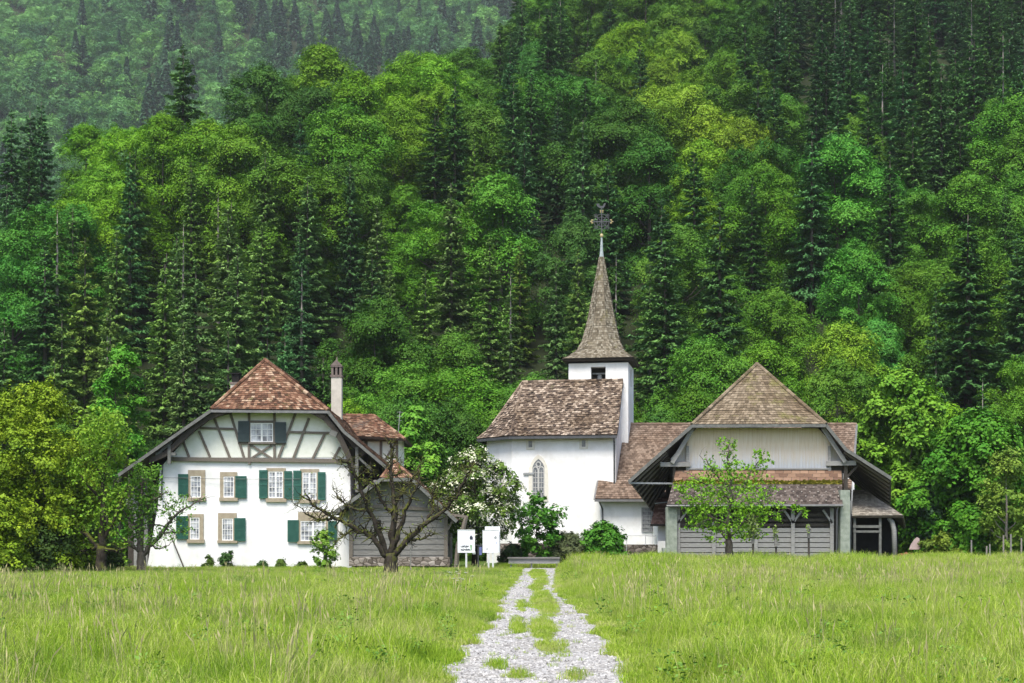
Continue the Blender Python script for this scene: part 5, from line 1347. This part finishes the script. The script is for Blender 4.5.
hero('hazel_tree', 108, 415, 560, 56, 84, (.13,.27,.022), 'light green airy tree behind the old apple trees', 'tree', 406, .12, 50, 110, .20, (.10,.17), (.4,.5), loose=.4)
hero('lime_tree', 416, 408, 560, 58, 99, (.11,.29,.025), 'light green tree rising behind the farmhouse wing', 'tree', 407, .02, 70, 420, .24, (.09,.15))
hero('maple_tree', 899, 373, 560, 96, 99, (.115,.27,.02), 'round-headed bright green maple behind the right end of the barn', 'tree', 408, .06, 120, 420, .30, (.08,.14), (.42,.45), inner=.2)
hero('big_bush', 976, 417, 565, 140, 92, (.062,.205,.014), 'broad dark green bush with large leaves right of the maple', 'bush', 409, .0, 150, 640, .24, (.065,.115), (.30,.42))
hero('elder_shrub', 925, 486, 560, 44, 93, (.036,.085,.034), 'dark bluish green shrub below the maple', 'shrub', 410, .0, 30, 380, .22, (.14,.22), (.3,.45))
hero('plum_tree', 1007, 452, 560, 62, 86.5, (.14,.24,.03), 'light yellowish small tree in front of the big dark bush', 'tree', 411, .2, 46, 240, .18, (.10,.16), (.4,.5), loose=.4, bark='palebark')
hero('low_bush', 944, 534, 560, 26, 84, (.13,.20,.02), 'low yellow-green bush beneath the big dark bush', 'bush', 412, .0, 16, 300, .14, (.16,.24), (.25,.4))
hero('low_bush', 926, 538, 560, 24, 84.3, (.10,.16,.02), 'low green plant clump beside the reddish heap', 'bush', 413, .0, 14, 260, .14, (.16,.24), (.25,.4))
hero('laurel_bush', 603, 526, 562, 52, 85, (.055,.19,.016), 'glossy green leafy bush before the low stone wall', 'bush', 414, .0, 60, 330, .16, (.08,.15), (.28,.45), loose=.35)
hero('spirea_bush', 566, 533, 562, 46, 84.6, (.085,.11,.045), 'greyish purple-tinged bush left of the glossy bush', 'bush', 415, .0, 50, 330, .12, (.09,.16), (.28,.45))
hero('young_maple', 537, 497, 560, 52, 84, (.055,.19,.016), 'young green tree with slim trunk before the church wall', 'tree', 416, .18, 60, 120, .17, (.07,.12), (.45,.4), tr=.014, flat=.7, loose=.5)
hero('sapling', 324, 529, 572, 27, 76.5, (.14,.28,.03), 'small green sapling standing before the farmhouse window', 'sapling', 417, .1, 40, 120, .11, (.08,.14), (.4,.5), tr=.012, loose=.55, bark='palebark')
bt, bc_ = hero('blossom_tree', 476, 450, 560, 92, 81, (.09,.165,.025), 'wide tree covered in creamy white blossom behind the boards', 'tree', 418, .25, 84, 170, .17, (.07,.13), (.35,.5), bark='mossbark', tr=.03)
g = np.random.default_rng(77); H_ = PZ(450, 81); W_ = 92*81/F
p, nn, s, rn, c = crown_leaves(H_, W_, .25, 84, 110, .11, seed=418, lob=(.073,.134), power=(.35,.5), flat=.62, uplift=.8)
obj('blossom', np_mesh('blossom', kites(p+g.normal(0, .04, p.shape), nn, s*.9, .5), 4, M['blossom'], rn), bt)
for i, (u, vt, wpx, lab) in enumerate(((208,556,14,'low green plant at the farmhouse wall, left of the rose bush'),(226,546,16,'rose bush growing against the farmhouse wall'),(281,560,12,'small green plant at the farmhouse wall under the middle windows'),(262,562,11,'tiny green plant at the farmhouse wall'),(301,562,14,'green plant at the wall beside the sapling'))):
    hero('wall_plant', u, vt, 568, wpx, 79.2, ((.07,.13,.02),(.045,.11,.025))[i % 2], lab, 'plant', 430+i, .0, 12, 130, .12, (.16,.26), (.25,.4), trunk=False, group='plants along the farmhouse wall')
hero('lilac_bush', 443, 538, 570, 12, 78.5, (.17,.10,.15), 'pinkish lilac flowering bush at the shed corner', 'bush', 440, .0, 12, 150, .12, (.18,.26), (.25,.4))
hero('green_bush', 440, 512, 560, 30, 86, (.10,.21,.02), 'bright green bush seen under the shed eave', 'bush', 441, .0, 22, 260, .18, (.14,.22), (.25,.4))
hero('hedge_bush', 512, 545, 566, 26, 84, (.045,.095,.022), 'small dark bush beside the white boards', 'bush', 442, .0, 16, 260, .15, (.16,.24), (.25,.4))

# young walnut before the barn: open crown with long bare limbs
def px_tree(name, Y, trunk, limbs, label, cat, bark, r0, twigs, leafs, colr, seed, dep=.5, leaf=.2, moss=None):
    random.seed(seed); g = np.random.default_rng(seed)
    base = Vector((PX(trunk[0][0], Y), Y, 0)); root = thing(name, base, label, cat)
    tm = MB(); s = Y/F
    def path3(pp, dy):
        out = []
        for i, q in enumerate(pp):
            t = i/max(1, len(pp)-1); y = Y+dy*t; p = P(q[0], q[1], Y); out.append(Vector((p.x, y, p.z)))
        return out
    def refine(pts, n=4, j=.05):
        o = []
        for a, b in zip(pts[:-1], pts[1:]):
            for k in range(n): o.append(a.lerp(b, k/n)+(Vector((random.uniform(-j,j), random.uniform(-j,j), random.uniform(-j,j))) if k else Vector()))
        o.append(pts[-1]); return o
    tp = refine(path3(trunk, 0), 3, .03); tp[0].z = -.2
    tm.tube(tp, [r0*(1.25-.35*i/len(tp)) for i in range(len(tp))], 10, wob=.25)
    lm = MB(); tips = []; knots = []
    for pp, w0 in limbs:
        q = refine(path3(pp, random.uniform(-1, 1)*dep*3), 4, .07); n = len(q)
        lm.tube(q, [r0*w0*(1-.86*(i/n)**.75) for i in range(n)], 9, wob=.5)
        for i in range(3, n): knots.append((q[i], q[i]-q[i-1], r0*w0*(1-.86*(i/n)**.75)))
        tips.append((q[-1], q[-1]-q[-2], r0*w0*.3))
    sub = []
    for k in range(twigs):
        p, d, r_ = random.choice(knots); v = Vector((random.gauss(0,1), random.gauss(0,.8), random.gauss(.3,.8))).normalized()
        L_ = random.uniform(.12, .8); q = [p]; 
        for m_ in range(4):
            v = (v+Vector((random.gauss(0,.35), random.gauss(0,.35), random.gauss(.05,.3)))).normalized(); q.append(q[-1]+v*L_/4)
        rr = min(r_*.6, random.uniform(.02, .05)); lm.tube(q, [rr, rr*.8, rr*.65, rr*.5, rr*.25], 5, wob=.3)
        sub += q[2:]
    part('trunk', tm, [M[bark]], root, smooth=True); part('limb', lm, [M[bark]], root, smooth=True)
    cl = list(leafs) if leafs else []
    PP = []
    for (u, v, ru, rv, n) in cl:
        a = g.normal(size=(n, 3)); a = a/np.maximum(1, np.linalg.norm(a, axis=1, keepdims=True)/1.4)
        # leaves in small sprays
        k = max(3, n//14); cen = a[:k]; idx = g.integers(0, k, n)
        a = cen[idx]+g.normal(0, .22, (n, 3))
        PP.append(np.stack([PX(u, Y)+a[:, 0]*ru*s, Y+a[:, 1]*max(ru, rv)*s, PZ(v, Y)+a[:, 2]*rv*s], 1))
    if sub and moss:
        b = np.array([list(p) for p in sub]); i = g.integers(0, len(b), moss); PP.append(b[i]+g.normal(0, .06, (moss, 3)))
    if PP:
        pp = np.concatenate(PP)-np.array(base); n = len(pp)
        o = obj('foliage', np_mesh('foliage', kites(pp, unit(g.normal(size=(n, 3))*.7+np.array([0, -.1, .7])), leaf*g.uniform(.6, 1.3, n), .34), 4, M['leaf'], np.clip(g.normal(.5, .22, n), 0, 1)), root); o.color = (*colr, 1)
    return root
px_tree('bare_tree', 62, [(391,576),(391,563),(391,553)],
        [([(391,556),(393,528),(394,500),(391,478),(391.5,452),(390,440)], .72), ([(389,557),(374,538),(356,528),(336,519),(318,508),(303,496)], .62), ([(389,556),(377,528),(367,503),(361,482),(352,466),(342,461)], .6),
         ([(394,556),(411,536),(428,522),(447,509),(459,494),(467,474),(478,463)], .62), ([(394,545),(404,516),(411,498),(418,484),(420,470)], .5), ([(394,505),(402,491),(410,478),(421,461)], .4), ([(393,515),(381,500),(374,485),(371,466)], .4), ([(336,519),(322,520),(308,514),(296,500)], .25), ([(372,512),(352,508),(340,500),(330,488)], .3), ([(428,522),(434,505),(431,490),(437,478)], .3), ([(356,528),(345,535),(338,545)], .25), ([(391,478),(400,470),(398,458)], .25), ([(410,540),(426,538),(436,532)], .25)],
        'gnarled bare old fruit tree with mossy limbs before the shed', 'tree', 'mossbark', .255, 950, [(393,480,45,25,90),(345,520,25,14,60),(440,505,22,14,60)], (.13,.19,.03), 51, .5, .09, 420)
px_tree('apple_tree', 69, [(101,572),(101,560),(102,546)],
        [([(102,550),(103,525),(104,500),(103,480),(108,455),(113,440)], .8), ([(100,550),(88,538),(74,530),(60,525),(51,522)], .6), ([(103,540),(114,520),(120,500),(128,486)], .5), ([(99,548),(84,549),(70,555),(60,556)], .4), ([(103,500),(92,488),(86,476)], .4), ([(103,548),(120,552),(132,547)], .45), ([(104,480),(96,462),(92,450)], .35)],
        'old mossy apple tree with dark trunk and sparse leaves left of the farmhouse', 'tree', 'mossbark', .24, 150, [(104,440,16,18,1500),(90,470,14,12,800),(108,505,14,18,600),(80,520,18,10,300),(98,420,14,9,420)], (.15,.29,.022), 52, .5, .16, 700)
px_tree('pear_tree', 70.5, [(141,573),(141,562),(142,552)],
        [([(142,556),(139,535),(143,510),(144,490),(146,474)], .7), ([(142,556),(155,540),(166,524),(176,512),(190,503),(200,498)], .6), ([(141,553),(130,542),(124,533)], .5), ([(160,532),(172,533),(184,530)], .3), ([(143,515),(152,503),(164,494),(174,492)], .35), ([(142,530),(132,518),(128,506)], .35), ([(150,545),(160,549),(172,543)], .28)],
        'small crooked fruit tree with greyish trunk before the white farmhouse corner', 'tree', 'bark', .21, 150, [(145,482,11,13,1200),(140,505,13,14,1200),(158,505,14,9,300),(168,525,16,10,240),(146,535,14,10,400),(180,505,12,8,150),(130,520,7,12,260)], (.095,.225,.024), 53, .5, .14, 300)
px_tree('walnut_tree', 75.5, [(730,572),(729.5,555),(728,540)],
        [([(728,545),(727,520),(730,500),(731,478),(726,458),(729,444)], .7), ([(729,540),(716,522),(703,508),(690,498),(680,490)], .5), ([(729,538),(745,520),(760,505),(770,490)], .5), ([(730,505),(742,488),(752,470),(763,458)], .4), ([(728,525),(712,518),(700,522),(692,527)], .35), ([(731,490),(716,474),(708,462),(700,455)], .35), ([(745,520),(768,515),(788,508),(806,512)], .35), ([(730,500),(700,480),(684,470)], .3)],
        'young open-crowned tree with bright leaves standing before the barn', 'tree', 'bark', .20, 90,
        [(727,447,7,7,120),(737,450,6,6,90),(762,457,6,7,120),(769,466,5,4,60),(716,463,9,6,130),(735,470,15,7,330),(722,484,22,9,560),(750,487,18,9,420),(700,489,13,8,240),(685,490,9,6,130),(731,501,26,10,760),(765,503,13,9,300),(705,512,16,8,330),(738,517,24,11,640),(770,517,10,6,140),(728,532,18,8,420),(712,525,10,6,160),(750,532,12,6,190),(800,511,6,5,110),(790,507,6,3,60),(695,526,8,5,120),(692,505,9,5,110)], (.13,.30,.016), 54, .5, .16, 260)
# haze
mb = MB(); mb.box((-1150, -55, -3), (650, 1120, 520), 0)
hz = solo('haze', mb, [], (0, 0, 0), 'thin pale mountain air', None, kind='stuff')
m = bpy.data.materials.new('mountain_air'); m.use_nodes = True; nt = m.node_tree; nt.nodes.clear()
pv = nt.nodes.new('ShaderNodeVolumePrincipled'); pv.inputs['Color'].default_value = (.94,.975,1,1); pv.inputs['Density'].default_value = .00011; pv.inputs['Anisotropy'].default_value = .2
mo = nt.nodes.new('ShaderNodeOutputMaterial'); nt.links.new(pv.outputs[0], mo.inputs['Volume']); hz.data.materials.append(m)
